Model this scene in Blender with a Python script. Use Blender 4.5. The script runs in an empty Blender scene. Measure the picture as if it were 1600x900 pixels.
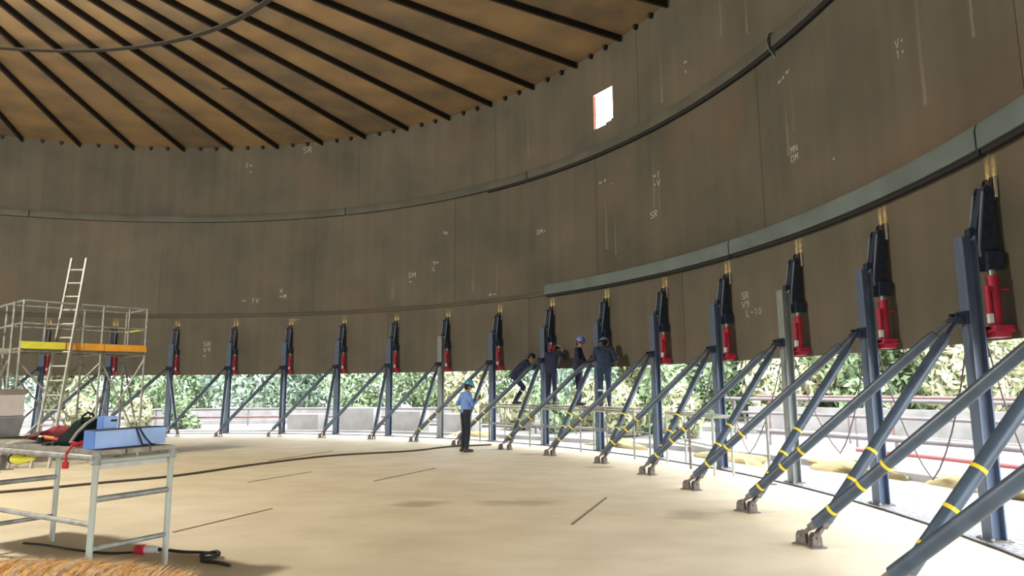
import bpy, bmesh, math, random
from math import sin, cos, pi, sqrt, atan2, radians
from mathutils import Vector, Matrix

random.seed(7)
SC = bpy.context.scene
COL = SC.collection

# ------------------------------------------------------------------ camera
CAM_H = 1.633
cd = bpy.data.cameras.new('camera')
cd.sensor_width = 36.0
cd.lens = 1066.8 / 1600 * 36.0
cd.clip_end = 500
cam = bpy.data.objects.new('camera', cd)
cam.matrix_world = Matrix.Translation((0, 0, CAM_H)) @ Matrix.Rotation(pi / 2 + 0.1419, 4, 'X') @ Matrix.Rotation(-0.0064, 4, 'Z')
COL.objects.link(cam)
SC.camera = cam

# ------------------------------------------------------------------ world: bright overcast sky
W = bpy.data.worlds.new('world')
SC.world = W
W.use_nodes = True
wn = W.node_tree
wn.nodes.clear()
wo = wn.nodes.new('ShaderNodeOutputWorld')
wb = wn.nodes.new('ShaderNodeBackground')
wb.inputs['Color'].default_value = (0.93, 0.97, 1.0, 1)
wb.inputs['Strength'].default_value = 10.0
wn.links.new(wb.outputs[0], wo.inputs[0])

SC.view_settings.view_transform = 'Standard'
SC.view_settings.look = 'None'
SC.view_settings.exposure = 0.0
SC.view_settings.gamma = 1.0
SC.view_settings.use_curve_mapping = False

LAMP_POWER = 6600.0

# ------------------------------------------------------------------ tank geometry
CX, CY, R = -11.807, 8.271, 17.2
ZB, ZT = 2.093, 10.82
T0, DT = -0.2965, 0.1279


def pt(t, r, z=0.0):
    return Vector((CX + r * sin(t), CY + r * cos(t), z))


# ------------------------------------------------------------------ materials
def srgb(r, g, b):
    f = lambda c: (c / 255 / 12.92) if c / 255 <= 0.04045 else ((c / 255 + 0.055) / 1.055) ** 2.4
    return (f(r), f(g), f(b), 1)


MATS = {}


def mat(name, col, rough=0.6, metal=0.0, noise=0.0, scale=5.0, col2=None, bump=0.0, streak=None, spec=0.4, detail=6):
    if name in MATS:
        return MATS[name]
    m = bpy.data.materials.new(name)
    m.use_nodes = True
    nt = m.node_tree
    b = nt.nodes['Principled BSDF']
    b.inputs['Roughness'].default_value = rough
    b.inputs['Metallic'].default_value = metal
    b.inputs['Specular IOR Level'].default_value = spec
    if col2 is None and noise:
        col2 = tuple(c * (1 - noise) for c in col[:3]) + (1,)
    if col2 is not None:
        tc = nt.nodes.new('ShaderNodeTexCoord')
        mp = nt.nodes.new('ShaderNodeMapping')
        if streak:
            mp.inputs['Scale'].default_value = streak
        nz = nt.nodes.new('ShaderNodeTexNoise')
        nz.inputs['Scale'].default_value = scale
        nz.inputs['Detail'].default_value = detail
        rp = nt.nodes.new('ShaderNodeValToRGB')
        rp.color_ramp.elements[0].position = 0.35
        rp.color_ramp.elements[0].color = col
        rp.color_ramp.elements[1].position = 0.68
        rp.color_ramp.elements[1].color = col2
        nt.links.new(tc.outputs['Object'], mp.inputs[0])
        nt.links.new(mp.outputs[0], nz.inputs['Vector'])
        nt.links.new(nz.outputs[0], rp.inputs[0])
        nt.links.new(rp.outputs[0], b.inputs['Base Color'])
        if bump:
            bp = nt.nodes.new('ShaderNodeBump')
            bp.inputs['Strength'].default_value = bump
            bp.inputs['Distance'].default_value = 0.02
            nt.links.new(nz.outputs[0], bp.inputs['Height'])
            nt.links.new(bp.outputs[0], b.inputs['Normal'])
    else:
        b.inputs['Base Color'].default_value = col
    MATS[name] = m
    return m


def wall_material():
    m = bpy.data.materials.new('mill_scale_steel')
    m.use_nodes = True
    nt = m.node_tree
    N, L = nt.nodes, nt.links
    b = N['Principled BSDF']
    b.inputs['Roughness'].default_value = 0.62
    b.inputs['Specular IOR Level'].default_value = 0.3
    tc = N.new('ShaderNodeTexCoord')
    # cylindrical coordinates: angle*R, height
    sp = N.new('ShaderNodeSeparateXYZ')
    L.new(tc.outputs['Object'], sp.inputs[0])
    at = N.new('ShaderNodeMath'); at.operation = 'ARCTAN2'
    L.new(sp.outputs[0], at.inputs[0]); L.new(sp.outputs[1], at.inputs[1])
    ml = N.new('ShaderNodeMath'); ml.operation = 'MULTIPLY'; ml.inputs[1].default_value = R
    L.new(at.outputs[0], ml.inputs[0])
    cb = N.new('ShaderNodeCombineXYZ')
    L.new(ml.outputs[0], cb.inputs[0]); L.new(sp.outputs[2], cb.inputs[1])
    oi = N.new('ShaderNodeObjectInfo')
    # big patches
    n1 = N.new('ShaderNodeTexNoise'); n1.inputs['Scale'].default_value = 0.55; n1.inputs['Detail'].default_value = 5
    L.new(cb.outputs[0], n1.inputs['Vector'])
    r1 = N.new('ShaderNodeValToRGB')
    e = r1.color_ramp.elements
    e[0].position = 0.3; e[0].color = (0.076, 0.069, 0.050, 1)
    e[1].position = 0.72; e[1].color = (0.122, 0.100, 0.072, 1)
    x = e.new(0.5); x.color = (0.097, 0.085, 0.061, 1)
    L.new(n1.outputs[0], r1.inputs[0])
    # vertical streaks
    mp = N.new('ShaderNodeMapping'); mp.inputs['Scale'].default_value = (3.2, 0.16, 1)
    L.new(cb.outputs[0], mp.inputs[0])
    n2 = N.new('ShaderNodeTexNoise'); n2.inputs['Scale'].default_value = 1.0; n2.inputs['Detail'].default_value = 7
    L.new(mp.outputs[0], n2.inputs['Vector'])
    r2 = N.new('ShaderNodeValToRGB')
    r2.color_ramp.elements[0].position = 0.40; r2.color_ramp.elements[0].color = (0.95, 0.95, 0.95, 1)
    r2.color_ramp.elements[1].position = 0.75; r2.color_ramp.elements[1].color = (1.14, 1.14, 1.15, 1)
    L.new(n2.outputs[0], r2.inputs[0])
    mx = N.new('ShaderNodeMix'); mx.data_type = 'RGBA'; mx.blend_type = 'MULTIPLY'; mx.inputs[0].default_value = 1
    L.new(r1.outputs[0], mx.inputs[6]); L.new(r2.outputs[0], mx.inputs[7])
    # rust bloom
    n3 = N.new('ShaderNodeTexNoise'); n3.inputs['Scale'].default_value = 0.33; n3.inputs['Detail'].default_value = 3
    L.new(cb.outputs[0], n3.inputs['Vector'])
    r3 = N.new('ShaderNodeValToRGB')
    r3.color_ramp.elements[0].position = 0.56; r3.color_ramp.elements[0].color = (0, 0, 0, 1)
    r3.color_ramp.elements[1].position = 0.75; r3.color_ramp.elements[1].color = (0.6, 0.6, 0.6, 1)
    L.new(n3.outputs[0], r3.inputs[0])
    mx2 = N.new('ShaderNodeMix'); mx2.data_type = 'RGBA'
    L.new(r3.outputs[0], mx2.inputs[0]); L.new(mx.outputs[2], mx2.inputs[6]); mx2.inputs[7].default_value = (0.145, 0.092, 0.060, 1)
    # each plate slightly different
    mr = N.new('ShaderNodeMapRange'); mr.inputs[3].default_value = 0.92; mr.inputs[4].default_value = 1.1
    L.new(oi.outputs['Random'], mr.inputs[0])
    mx3 = N.new('ShaderNodeVectorMath'); mx3.operation = 'SCALE'
    L.new(mx2.outputs[2], mx3.inputs[0]); L.new(mr.outputs[0], mx3.inputs['Scale'])
    L.new(mx3.outputs[0], b.inputs['Base Color'])
    return m


def roof_material():
    m = bpy.data.materials.new('rusty_roof_plate')
    m.use_nodes = True
    nt = m.node_tree
    N, L = nt.nodes, nt.links
    b = N['Principled BSDF']
    b.inputs['Roughness'].default_value = 0.75
    b.inputs['Specular IOR Level'].default_value = 0.2
    tc = N.new('ShaderNodeTexCoord')
    oi = N.new('ShaderNodeObjectInfo')
    ad = N.new('ShaderNodeVectorMath'); ad.operation = 'ADD'
    L.new(tc.outputs['Object'], ad.inputs[0]); L.new(oi.outputs['Random'], ad.inputs[1])
    n1 = N.new('ShaderNodeTexNoise'); n1.inputs['Scale'].default_value = 0.8; n1.inputs['Detail'].default_value = 6
    L.new(ad.outputs[0], n1.inputs['Vector'])
    r1 = N.new('ShaderNodeValToRGB')
    r1.color_ramp.elements[0].position = 0.30; r1.color_ramp.elements[0].color = (0.165, 0.128, 0.085, 1)
    r1.color_ramp.elements[1].position = 0.80; r1.color_ramp.elements[1].color = (0.36, 0.235, 0.115, 1)
    # object colour alpha shifts the amount of rust on a plate
    sb = N.new('ShaderNodeMath'); sb.operation = 'ADD'
    L.new(n1.outputs[0], sb.inputs[0])
    m2 = N.new('ShaderNodeMath'); m2.operation = 'MULTIPLY_ADD'; m2.inputs[1].default_value = 0.40; m2.inputs[2].default_value = -0.20
    sx = N.new('ShaderNodeSeparateColor')
    L.new(oi.outputs['Color'], sx.inputs[0]); L.new(sx.outputs[0], m2.inputs[0])
    L.new(m2.outputs[0], sb.inputs[1])
    L.new(sb.outputs[0], r1.inputs[0])
    L.new(r1.outputs[0], b.inputs['Base Color'])
    return m


def floor_material():
    m = bpy.data.materials.new('dusty_floor_plate')
    m.use_nodes = True
    nt = m.node_tree
    N, L = nt.nodes, nt.links
    b = N['Principled BSDF']
    b.inputs['Roughness'].default_value = 0.7
    b.inputs['Specular IOR Level'].default_value = 0.25
    tc = N.new('ShaderNodeTexCoord')
    n1 = N.new('ShaderNodeTexNoise'); n1.inputs['Scale'].default_value = 0.22; n1.inputs['Detail'].default_value = 8
    n1.inputs['Roughness'].default_value = 0.62
    L.new(tc.outputs['Object'], n1.inputs['Vector'])
    r1 = N.new('ShaderNodeValToRGB')
    e = r1.color_ramp.elements
    e[0].position = 0.30; e[0].color = (0.50, 0.42, 0.28, 1)
    e[1].position = 0.72; e[1].color = (0.66, 0.58, 0.45, 1)
    x = e.new(0.5); x.color = (0.585, 0.505, 0.355, 1)
    L.new(n1.outputs[0], r1.inputs[0])
    # fine scuffs
    mp = N.new('ShaderNodeMapping'); mp.inputs['Rotation'].default_value = (0, 0, 0.5); mp.inputs['Scale'].default_value = (0.8, 1.3, 1)
    L.new(tc.outputs['Object'], mp.inputs[0])
    n2 = N.new('ShaderNodeTexNoise'); n2.inputs['Scale'].default_value = 1.3; n2.inputs['Detail'].default_value = 9
    L.new(mp.outputs[0], n2.inputs['Vector'])
    r2 = N.new('ShaderNodeValToRGB')
    r2.color_ramp.elements[0].position = 0.32; r2.color_ramp.elements[0].color = (0.90, 0.885, 0.87, 1)
    r2.color_ramp.elements[1].position = 0.62; r2.color_ramp.elements[1].color = (1.04, 1.04, 1.04, 1)
    L.new(n2.outputs[0], r2.inputs[0])
    mx = N.new('ShaderNodeMix'); mx.data_type = 'RGBA'; mx.blend_type = 'MULTIPLY'; mx.inputs[0].default_value = 1
    L.new(r1.outputs[0], mx.inputs[6]); L.new(r2.outputs[0], mx.inputs[7])
    prev = mx.outputs[2]
    # oil / rust stains with their own shape (x, y, radius x, radius y)
    for (x, y, rx, ry) in STAINS:
        s = N.new('ShaderNodeVectorMath'); s.operation = 'SUBTRACT'; s.inputs[1].default_value = (x - CX, y - CY, 0)
        L.new(tc.outputs['Object'], s.inputs[0])
        d = N.new('ShaderNodeVectorMath'); d.operation = 'DIVIDE'; d.inputs[1].default_value = (rx, ry, 1000)
        L.new(s.outputs[0], d.inputs[0])
        ln = N.new('ShaderNodeVectorMath'); ln.operation = 'LENGTH'
        L.new(d.outputs[0], ln.inputs[0])
        pm = N.new('ShaderNodeMath'); pm.operation = 'MULTIPLY_ADD'; pm.inputs[1].default_value = 1.6; pm.inputs[2].default_value = -0.8
        L.new(n2.outputs[0], pm.inputs[0])
        sm = N.new('ShaderNodeMath'); sm.operation = 'ADD'
        L.new(ln.outputs['Value'], sm.inputs[0]); L.new(pm.outputs[0], sm.inputs[1])
        mr = N.new('ShaderNodeMapRange'); mr.inputs[1].default_value = 0.4; mr.inputs[2].default_value = 1.0
        mr.inputs[3].default_value = 0.55; mr.inputs[4].default_value = 0.0
        L.new(sm.outputs[0], mr.inputs[0])
        mm = N.new('ShaderNodeMix'); mm.data_type = 'RGBA'
        L.new(mr.outputs[0], mm.inputs[0]); L.new(prev, mm.inputs[6]); mm.inputs[7].default_value = (0.24, 0.17, 0.11, 1)
        prev = mm.outputs[2]
    L.new(prev, b.inputs['Base Color'])
    bp = N.new('ShaderNodeBump'); bp.inputs['Strength'].default_value = 0.05; bp.inputs['Distance'].default_value = 0.02
    L.new(n2.outputs[0], bp.inputs['Height']); L.new(bp.outputs[0], b.inputs['Normal'])
    return m


def fade_material(name, col, power=1.0):
    """stain on the wall: colour fading out towards its edges and upwards (UV based)"""
    m = bpy.data.materials.new(name)
    m.use_nodes = True
    nt = m.node_tree
    N, L = nt.nodes, nt.links
    b = N['Principled BSDF']
    b.inputs['Base Color'].default_value = col
    b.inputs['Roughness'].default_value = 0.7
    b.inputs['Specular IOR Level'].default_value = 0.1
    uv = N.new('ShaderNodeUVMap')
    sp = N.new('ShaderNodeSeparateXYZ')
    L.new(uv.outputs[0], sp.inputs[0])
    a = N.new('ShaderNodeMath'); a.operation = 'SUBTRACT'; a.inputs[1].default_value = 0.5
    L.new(sp.outputs[0], a.inputs[0])
    a2 = N.new('ShaderNodeMath'); a2.operation = 'ABSOLUTE'
    L.new(a.outputs[0], a2.inputs[0])
    mr = N.new('ShaderNodeMapRange'); mr.inputs[1].default_value = 0.05; mr.inputs[2].default_value = 0.5
    mr.inputs[3].default_value = 1; mr.inputs[4].default_value = 0
    L.new(a2.outputs[0], mr.inputs[0])
    mr2 = N.new('ShaderNodeMapRange'); mr2.inputs[1].default_value = 0.0; mr2.inputs[2].default_value = 1.0
    mr2.inputs[3].default_value = 1; mr2.inputs[4].default_value = 0
    L.new(sp.outputs[1], mr2.inputs[0])
    mu = N.new('ShaderNodeMath'); mu.operation = 'MULTIPLY'
    L.new(mr.outputs[0], mu.inputs[0]); L.new(mr2.outputs[0], mu.inputs[1])
    tc = N.new('ShaderNodeTexCoord')
    nz = N.new('ShaderNodeTexNoise'); nz.inputs['Scale'].default_value = 14; nz.inputs['Detail'].default_value = 4
    L.new(tc.outputs['Object'], nz.inputs['Vector'])
    mz = N.new('ShaderNodeMapRange'); mz.inputs[1].default_value = 0.3; mz.inputs[2].default_value = 0.65
    mz.inputs[3].default_value = 0.45; mz.inputs[4].default_value = power
    L.new(nz.outputs[0], mz.inputs[0])
    mu2 = N.new('ShaderNodeMath'); mu2.operation = 'MULTIPLY'; mu2.use_clamp = True
    L.new(mu.outputs[0], mu2.inputs[0]); L.new(mz.outputs[0], mu2.inputs[1])
    L.new(mu2.outputs[0], b.inputs['Alpha'])
    return m


STAINS = [(0.15, 9.95, 0.75, 0.42), (-1.25, 9.9, 0.5, 0.3), (0.55, 16.7, 0.5, 0.35), (2.25, 9.0, 0.35, 0.5), (1.75, 14.1, 0.4, 0.3)]
M_WALL = wall_material()
M_ROOF = roof_material()
M_FLOOR = floor_material()
M_HEAT = fade_material('heat_tint', srgb(214, 190, 128), 1.25)
M_STREAK = fade_material('pale_run', srgb(150, 140, 122), 0.55)
M_CHALK = mat('chalk', srgb(168, 162, 146), 0.9)
M_RAFTER = mat('rafter_steel', (0.012, 0.009, 0.008, 1), 0.6)
M_BAND = mat('stiffener_paint', (0.098, 0.096, 0.074, 1), 0.55, noise=0.3, scale=1.2)
M_BAND2 = mat('stiffener_paint_green', (0.135, 0.165, 0.155, 1), 0.5, noise=0.3, scale=1.5)
M_SEAM = mat('dark_seam', (0.17, 0.125, 0.085, 1), 0.8)
M_POST = mat('post_blue_grey', (0.100, 0.135, 0.205, 1), 0.42, noise=0.35, scale=6, streak=(1, 1, .3))
M_POSTG = mat('post_light_grey', (0.24, 0.27, 0.27, 1), 0.5, noise=0.35, scale=6, streak=(1, 1, .3))
M_DBLUE = mat('dark_blue_steel', (0.022, 0.034, 0.062, 1), 0.42, noise=0.4, scale=12)
M_STRUT = mat('strut_blue', (0.060, 0.088, 0.128, 1), 0.38, noise=0.45, scale=4, spec=0.5)
M_TAPE = mat('yellow_tape', (0.80, 0.60, 0.03, 1), 0.5)
M_RED = mat('jack_red', (0.40, 0.022, 0.05, 1), 0.35, noise=0.3, scale=14)
M_CHROME = mat('chrome', (0.6, 0.6, 0.6, 1), 0.25, 0.9)
M_BLACK = mat('black_rubber', (0.012, 0.012, 0.012, 1), 0.6)
M_FOOT = mat('foot_steel', (0.17, 0.14, 0.12, 1), 0.6, noise=0.5, scale=16)
M_HOSE = mat('hose', (0.10, 0.075, 0.07, 1), 0.6)
M_GALV = mat('galvanised_tube', (0.32, 0.33, 0.30, 1), 0.5, 0.25, noise=0.45, scale=9)
M_GALVG = mat('worn_green_tube', (0.34, 0.42, 0.36, 1), 0.55, 0.15, col2=(0.40, 0.36, 0.31, 1), scale=5)
M_PLANK = mat('plank_wood', (0.33, 0.30, 0.24, 1), 0.75, noise=0.4, scale=6, streak=(.3, 3, 3))
M_ALU = mat('aluminium', (0.42, 0.42, 0.36, 1), 0.4, 0.3, noise=0.25, scale=5)
M_TOE = mat('toe_board_orange', (0.72, 0.33, 0.03, 1), 0.55, noise=0.25, scale=4)
M_TOEY = mat('toe_board_yellow', (0.66, 0.62, 0.06, 1), 0.55, noise=0.25, scale=4)
M_GRAVEL = mat('annular_grit', (0.07, 0.07, 0.075, 1), 0.8, col2=(0.30, 0.30, 0.32, 1), scale=22, bump=0.5)
M_KERB = mat('dark_edge', (0.03, 0.03, 0.03, 1), 0.6)
M_GROUND = mat('pale_ground', (0.26, 0.245, 0.235, 1), 0.9, col2=(0.135, 0.12, 0.11, 1), scale=0.35, bump=0.2)
M_CONC = mat('pale_concrete', (0.27, 0.26, 0.25, 1), 0.85, noise=0.3, scale=1.5)
M_BUILD = mat('outer_shell_paint', (0.14, 0.12, 0.09, 1), 0.6, noise=0.3, scale=.7)


# ------------------------------------------------------------------ mesh builder
class MB:
    def __init__(s):
        s.v, s.f, s.uv = [], [], None

    def add(s, vs, fs):
        o = len(s.v)
        s.v += [tuple(v) for v in vs]
        s.f += [tuple(i + o for i in f) for f in fs]
        return s

    def box(s, c, d, rz=0.0, M=None):
        x, y, z = d[0] / 2, d[1] / 2, d[2] / 2
        P = [Vector((a * x, b * y, e * z)) for e in (-1, 1) for b in (-1, 1) for a in (-1, 1)]
        mm = M if M is not None else Matrix.Rotation(rz, 3, 'Z')
        P = [mm @ q + Vector(c) for q in P]
        return s.add(P, [(0, 2, 3, 1), (4, 5, 7, 6), (0, 1, 5, 4), (2, 6, 7, 3), (0, 4, 6, 2), (1, 3, 7, 5)])

    def bar(s, a, b, w, h, up=(0, 0, 1)):
        """rectangular bar from a to b: w across, h along up"""
        a, b = Vector(a), Vector(b)
        d = (b - a)
        l = d.length
        d.normalize()
        u = Vector(up)
        if abs(d.dot(u)) > 0.99:
            u = Vector((1, 0, 0))
        sd = d.cross(u).normalized()
        u = sd.cross(d).normalized()
        M = Matrix((sd, d, u)).transposed()
        return s.box((a + b) / 2, (w, l, h), M=M)

    def tube(s, a, b, r0, r1=None, n=12, caps=True):
        return s.poly([a, b], [r0, r0 if r1 is None else r1], n, caps)

    def poly(s, pts, rad, n=8, caps=True, closed=False):
        pts = [Vector(p) for p in pts]
        if not isinstance(rad, (list, tuple)):
            rad = [rad] * len(pts)
        k = len(pts)
        vs, fs = [], []
        u = None
        for i, p in enumerate(pts):
            if closed:
                d = pts[(i + 1) % k] - pts[i - 1]
            else:
                d = pts[min(i + 1, k - 1)] - pts[max(i - 1, 0)]
            d.normalize()
            if u is None:
                u = d.orthogonal().normalized()
            else:
                u = (u - d * u.dot(d))
                u = u.normalized() if u.length > 1e-6 else d.orthogonal().normalized()
            w = d.cross(u)
            for j in range(n):
                a = 2 * pi * j / n
                vs.append(p + (u * cos(a) + w * sin(a)) * rad[i])
        for i in range(k if closed else k - 1):
            i2 = (i + 1) % k
            for j in range(n):
                j2 = (j + 1) % n
                fs.append((i * n + j, i * n + j2, i2 * n + j2, i2 * n + j))
        if caps and not closed:
            fs.append(tuple(range(n - 1, -1, -1)))
            fs.append(tuple((k - 1) * n + j for j in range(n)))
        return s.add(vs, fs)

    def lathe(s, prof, n=24, c=(0, 0, 0), M=None):
        vs, fs = [], []
        for (r, z) in prof:
            for j in range(n):
                a = 2 * pi * j / n
                q = Vector((r * cos(a), r * sin(a), z))
                if M is not None:
                    q = M @ q
                vs.append(q + Vector(c))
        for i in range(len(prof) - 1):
            for j in range(n):
                j2 = (j + 1) % n
                fs.append((i * n + j, i * n + j2, (i + 1) * n + j2, (i + 1) * n + j))
        return s.add(vs, fs)

    def ball(s, c, r, n=10, M=None):
        if not isinstance(r, (list, tuple)):
            r = (r, r, r)
        vs, fs = [], []
        m = n // 2 + 1
        for i in range(m + 1):
            a = pi * i / m
            for j in range(n):
                b = 2 * pi * j / n
                q = Vector((r[0] * sin(a) * cos(b), r[1] * sin(a) * sin(b), r[2] * cos(a)))
                if M is not None:
                    q = M @ q
                vs.append(q + Vector(c))
        for i in range(m):
            for j in range(n):
                j2 = (j + 1) % n
                fs.append((i * n + j, (i + 1) * n + j, (i + 1) * n + j2, i * n + j2))
        return s.add(vs, fs)

    def mesh(s, name, m, smooth=None):
        me = bpy.data.meshes.new(name)
        me.from_pydata(s.v, [], s.f)
        me.materials.append(m)
        if s.uv:
            ul = me.uv_layers.new(name='UVMap')
            for l in me.loops:
                ul.data[l.index].uv = s.uv[l.vertex_index]
        bm = bmesh.new()
        bm.from_mesh(me)
        bmesh.ops.remove_doubles(bm, verts=bm.verts, dist=1e-6)
        if not s.uv:
            bmesh.ops.recalc_face_normals(bm, faces=bm.faces)
        bm.to_mesh(me)
        bm.free()
        if smooth:
            me.shade_smooth()
            try:
                me.set_sharp_from_angle(angle=radians(smooth))
            except Exception:
                pass
        return me

    def build(s, name, m, parent=None, smooth=None, bevel=0):
        o = bpy.data.objects.new(name, s.mesh(name, m, smooth))
        COL.objects.link(o)
        if parent is not None:
            o.parent = parent
        if bevel:
            md = o.modifiers.new('bevel', 'BEVEL')
            md.width = bevel
            md.segments = 2
            md.limit_method = 'ANGLE'
        return o


def tag(o, label=None, cat=None, group=None, kind=None):
    if label: o['label'] = label
    if cat: o['category'] = cat
    if group: o['group'] = group
    if kind: o['kind'] = kind
    return o


def empty(name, loc=(0, 0, 0), rz=0.0):
    o = bpy.data.objects.new(name, None)
    o.empty_display_size = 0.2
    o.location = loc
    o.rotation_euler = (0, 0, rz)
    COL.objects.link(o)
    return o


def link_mesh(name, me, parent, loc=(0, 0, 0)):
    o = bpy.data.objects.new(name, me)
    o.location = loc
    o.parent = parent
    COL.objects.link(o)
    return o


def copy_tree(o, parent=None):
    c = o.copy()
    COL.objects.link(c)
    if parent is not None:
        c.parent = parent
    for ch in list(o.children):
        copy_tree(ch, c)
    return c


def ringseg(mb, t0, t1, n, prof, ends=True):
    """sweep a closed profile [(r,z)...] about the tank axis (tank-local coordinates)"""
    k = len(prof)
    vs, fs = [], []
    for i in range(n + 1):
        t = t0 + (t1 - t0) * i / n
        for (r, z) in prof:
            vs.append((r * sin(t), r * cos(t), z))
    for i in range(n):
        for j in range(k):
            j2 = (j + 1) % k
            fs.append((i * k + j, i * k + j2, (i + 1) * k + j2, (i + 1) * k + j))
    if ends:
        fs.append(tuple(range(k)))
        fs.append(tuple(n * k + j for j in range(k - 1, -1, -1)))
    return mb.add(vs, fs)


# ------------------------------------------------------------------ floor, ground
C0 = (CX, CY, 0)
mb = MB()
n = 128
mb.lathe([(0.001, -0.25), (R + 0.42, -0.25), (R + 0.42, -0.004), (R - 0.5, -0.004), (R - 0.5, 0), (0.001, 0)], n)
flo = mb.build('floor', M_FLOOR)
flo.location = C0
tag(flo, kind='structure')
ann = ringseg(MB(), 0, 2 * pi, 128, [(R - 0.56, -0.003), (R + 0.40, -0.003), (R + 0.40, 0.008), (R - 0.56, 0.008)], False).build('annular_plate', M_GRAVEL, flo)
ringseg(MB(), 0, 2 * pi, 160, [(R - 0.585, 0), (R - 0.55, 0), (R - 0.55, 0.022), (R - 0.585, 0.022)], False).build('edge_bar', M_KERB, flo)
for a, b, w in [((-3.88, 8.09), (-3.27, 9.58), .03), ((0.69, 8.38), (1.36, 10.31), .03), ((-2.42, 12.23), (-1.56, 14.04), .035), ((-5.47, 15.68), (-4.61, 17.88), .04),
                ((-4.6, 12.2), (-3.9, 13.6), .025)]:
    mb = MB()
    mb.bar((a[0] - CX, a[1] - CY, 0.003), (b[0] - CX, b[1] - CY, 0.003), w, 0.008)
    mb.build('weld_seam', M_SEAM, flo)

mb = MB()
gs, gn = 160, 40
vs = [(-gs + 2 * gs * i / gn, -gs + 2 * gs * j / gn, -0.26) for j in range(gn + 1) for i in range(gn + 1)]
mb.add(vs, [(j * (gn + 1) + i, j * (gn + 1) + i + 1, (j + 1) * (gn + 1) + i + 1, (j + 1) * (gn + 1) + i) for j in range(gn) for i in range(gn)])
gr = mb.build('ground', M_GROUND)
tag(gr, kind='structure')

# ------------------------------------------------------------------ shell: courses of curved plates with a cut opening
ZR = 10.84
wall = empty('wall_shell', C0)
tag(wall, kind='structure')
WT0, WT1, WZ0, WZ1 = 0.9605, 1.0070, 8.63, 9.63


def shell_part(t0, t1, z0, z1, r0, r1, hole):
    """curved plate; cells inside the hole are left out and the reveal is closed"""
    mb = MB()
    n = max(2, int(round((t1 - t0) / 0.03)))
    ts = [t0 + (t1 - t0) * i / n for i in range(n + 1)]
    zs = [z0, z1]
    if hole:
        ts = sorted(set(ts + [WT0, WT1]))
        zs = sorted(set(zs + [WZ0, WZ1]))
    inh = lambda a, b, c, d: hole and a >= WT0 - 1e-6 and b <= WT1 + 1e-6 and c >= WZ0 - 1e-6 and d <= WZ1 + 1e-6
    P = lambda t, r, z: (r * sin(t), r * cos(t), z)
    cells = {(i, j) for i in range(len(ts) - 1) for j in range(len(zs) - 1) if not inh(ts[i], ts[i + 1], zs[j], zs[j + 1])}
    for (i, j) in cells:
        a, b, c, d = ts[i], ts[i + 1], zs[j], zs[j + 1]
        mb.add([P(a, r0, c), P(b, r0, c), P(b, r0, d), P(a, r0, d)], [(0, 1, 2, 3)])
        mb.add([P(a, r1, c), P(b, r1, c), P(b, r1, d), P(a, r1, d)], [(3, 2, 1, 0)])
        if (i, j - 1) not in cells: mb.add([P(a, r0, c), P(b, r0, c), P(b, r1, c), P(a, r1, c)], [(0, 1, 2, 3)])
        if (i, j + 1) not in cells: mb.add([P(a, r0, d), P(b, r0, d), P(b, r1, d), P(a, r1, d)], [(0, 1, 2, 3)])
        if (i - 1, j) not in cells: mb.add([P(a, r0, c), P(a, r0, d), P(a, r1, d), P(a, r1, c)], [(0, 1, 2, 3)])
        if (i + 1, j) not in cells: mb.add([P(b, r0, c), P(b, r0, d), P(b, r1, d), P(b, r1, c)], [(0, 1, 2, 3)])
    return mb


NP = 18
for k, (z0, z1, ph) in enumerate([(ZB, 4.23, 0.10), (4.236, 7.86, 0.265), (7.866, ZT, 0.02)]):
    for i in range(NP):
        t0 = ph + i * 2 * pi / NP
        t1 = t0 + 2 * pi / NP - 0.0006
        hole = k == 2 and t0 < WT0 and t1 > WT1
        o = shell_part(t0, t1, z0, z1, R, R + 0.012, hole).build('shell_plate', M_WALL, wall, smooth=20)
shell_part(0.0, 2 * pi, ZB + 0.004, ZR + 0.017, R + 0.014, R + 0.024, True).build('outer_skin', M_BUILD, wall, smooth=20)
# flap edge of the cut opening: rusty left jamb
mb = MB()
mb.box((0, 0, (WZ0 + WZ1) / 2), (0.035, 0.10, WZ1 - WZ0))
o = mb.build('opening_jamb', mat('jamb_rust', (0.30, 0.10, 0.05, 1), 0.8, noise=.4, scale=20), wall)
o.location = ((R + 0.05) * sin(WT0), (R + 0.05) * cos(WT0), 0)
o.rotation_euler = (0, 0, -WT0)
mb = MB()
mb.box((0.05, 0, WZ0 + 0.03), (0.30, 0.03, 0.10))
mb.box((0.16, 0, WZ0 + 0.09), (0.10, 0.03, 0.06))
o = mb.build('opening_sill_slag', M_BUILD, wall)
tm = WT1 - 0.012
o.location = ((R + 0.03) * sin(tm), (R + 0.03) * cos(tm), -0.02)
o.rotation_euler = (0, 0, -tm)

# stiffener rings
tr1 = empty('trim_1', C0)
tag(tr1, kind='structure')
TE = 1.345
prof1 = [(R - 0.002, 7.87), (R - 0.11, 7.87), (R - 0.11, 8.06), (R - 0.09, 8.12), (R - 0.002, 8.14)]
for a, b in [(-1.2, -0.35), (-0.348, 0.34), (0.342, 0.80), (0.802, TE), (TE + 0.006, 2.1), (2.102, 2.9)]:
    ringseg(MB(), a, b, max(4, int((b - a) / 0.03)), prof1).build('ring_channel', M_BAND, tr1, smooth=25)
M_UNDER = mat('shadow_black', (0.010, 0.010, 0.010, 1), 0.7)  # black for strips that put the shadow under the ring channels into colour
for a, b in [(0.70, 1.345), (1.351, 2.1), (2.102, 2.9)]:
    ringseg(MB(), a, b, max(4, int((b - a) / 0.03)), [(R - 0.002, 7.80), (R - 0.08, 7.80), (R - 0.08, 7.868), (R - 0.002, 7.868)]).build('under_shadow', M_UNDER, tr1, smooth=25)
mb = MB()
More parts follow.
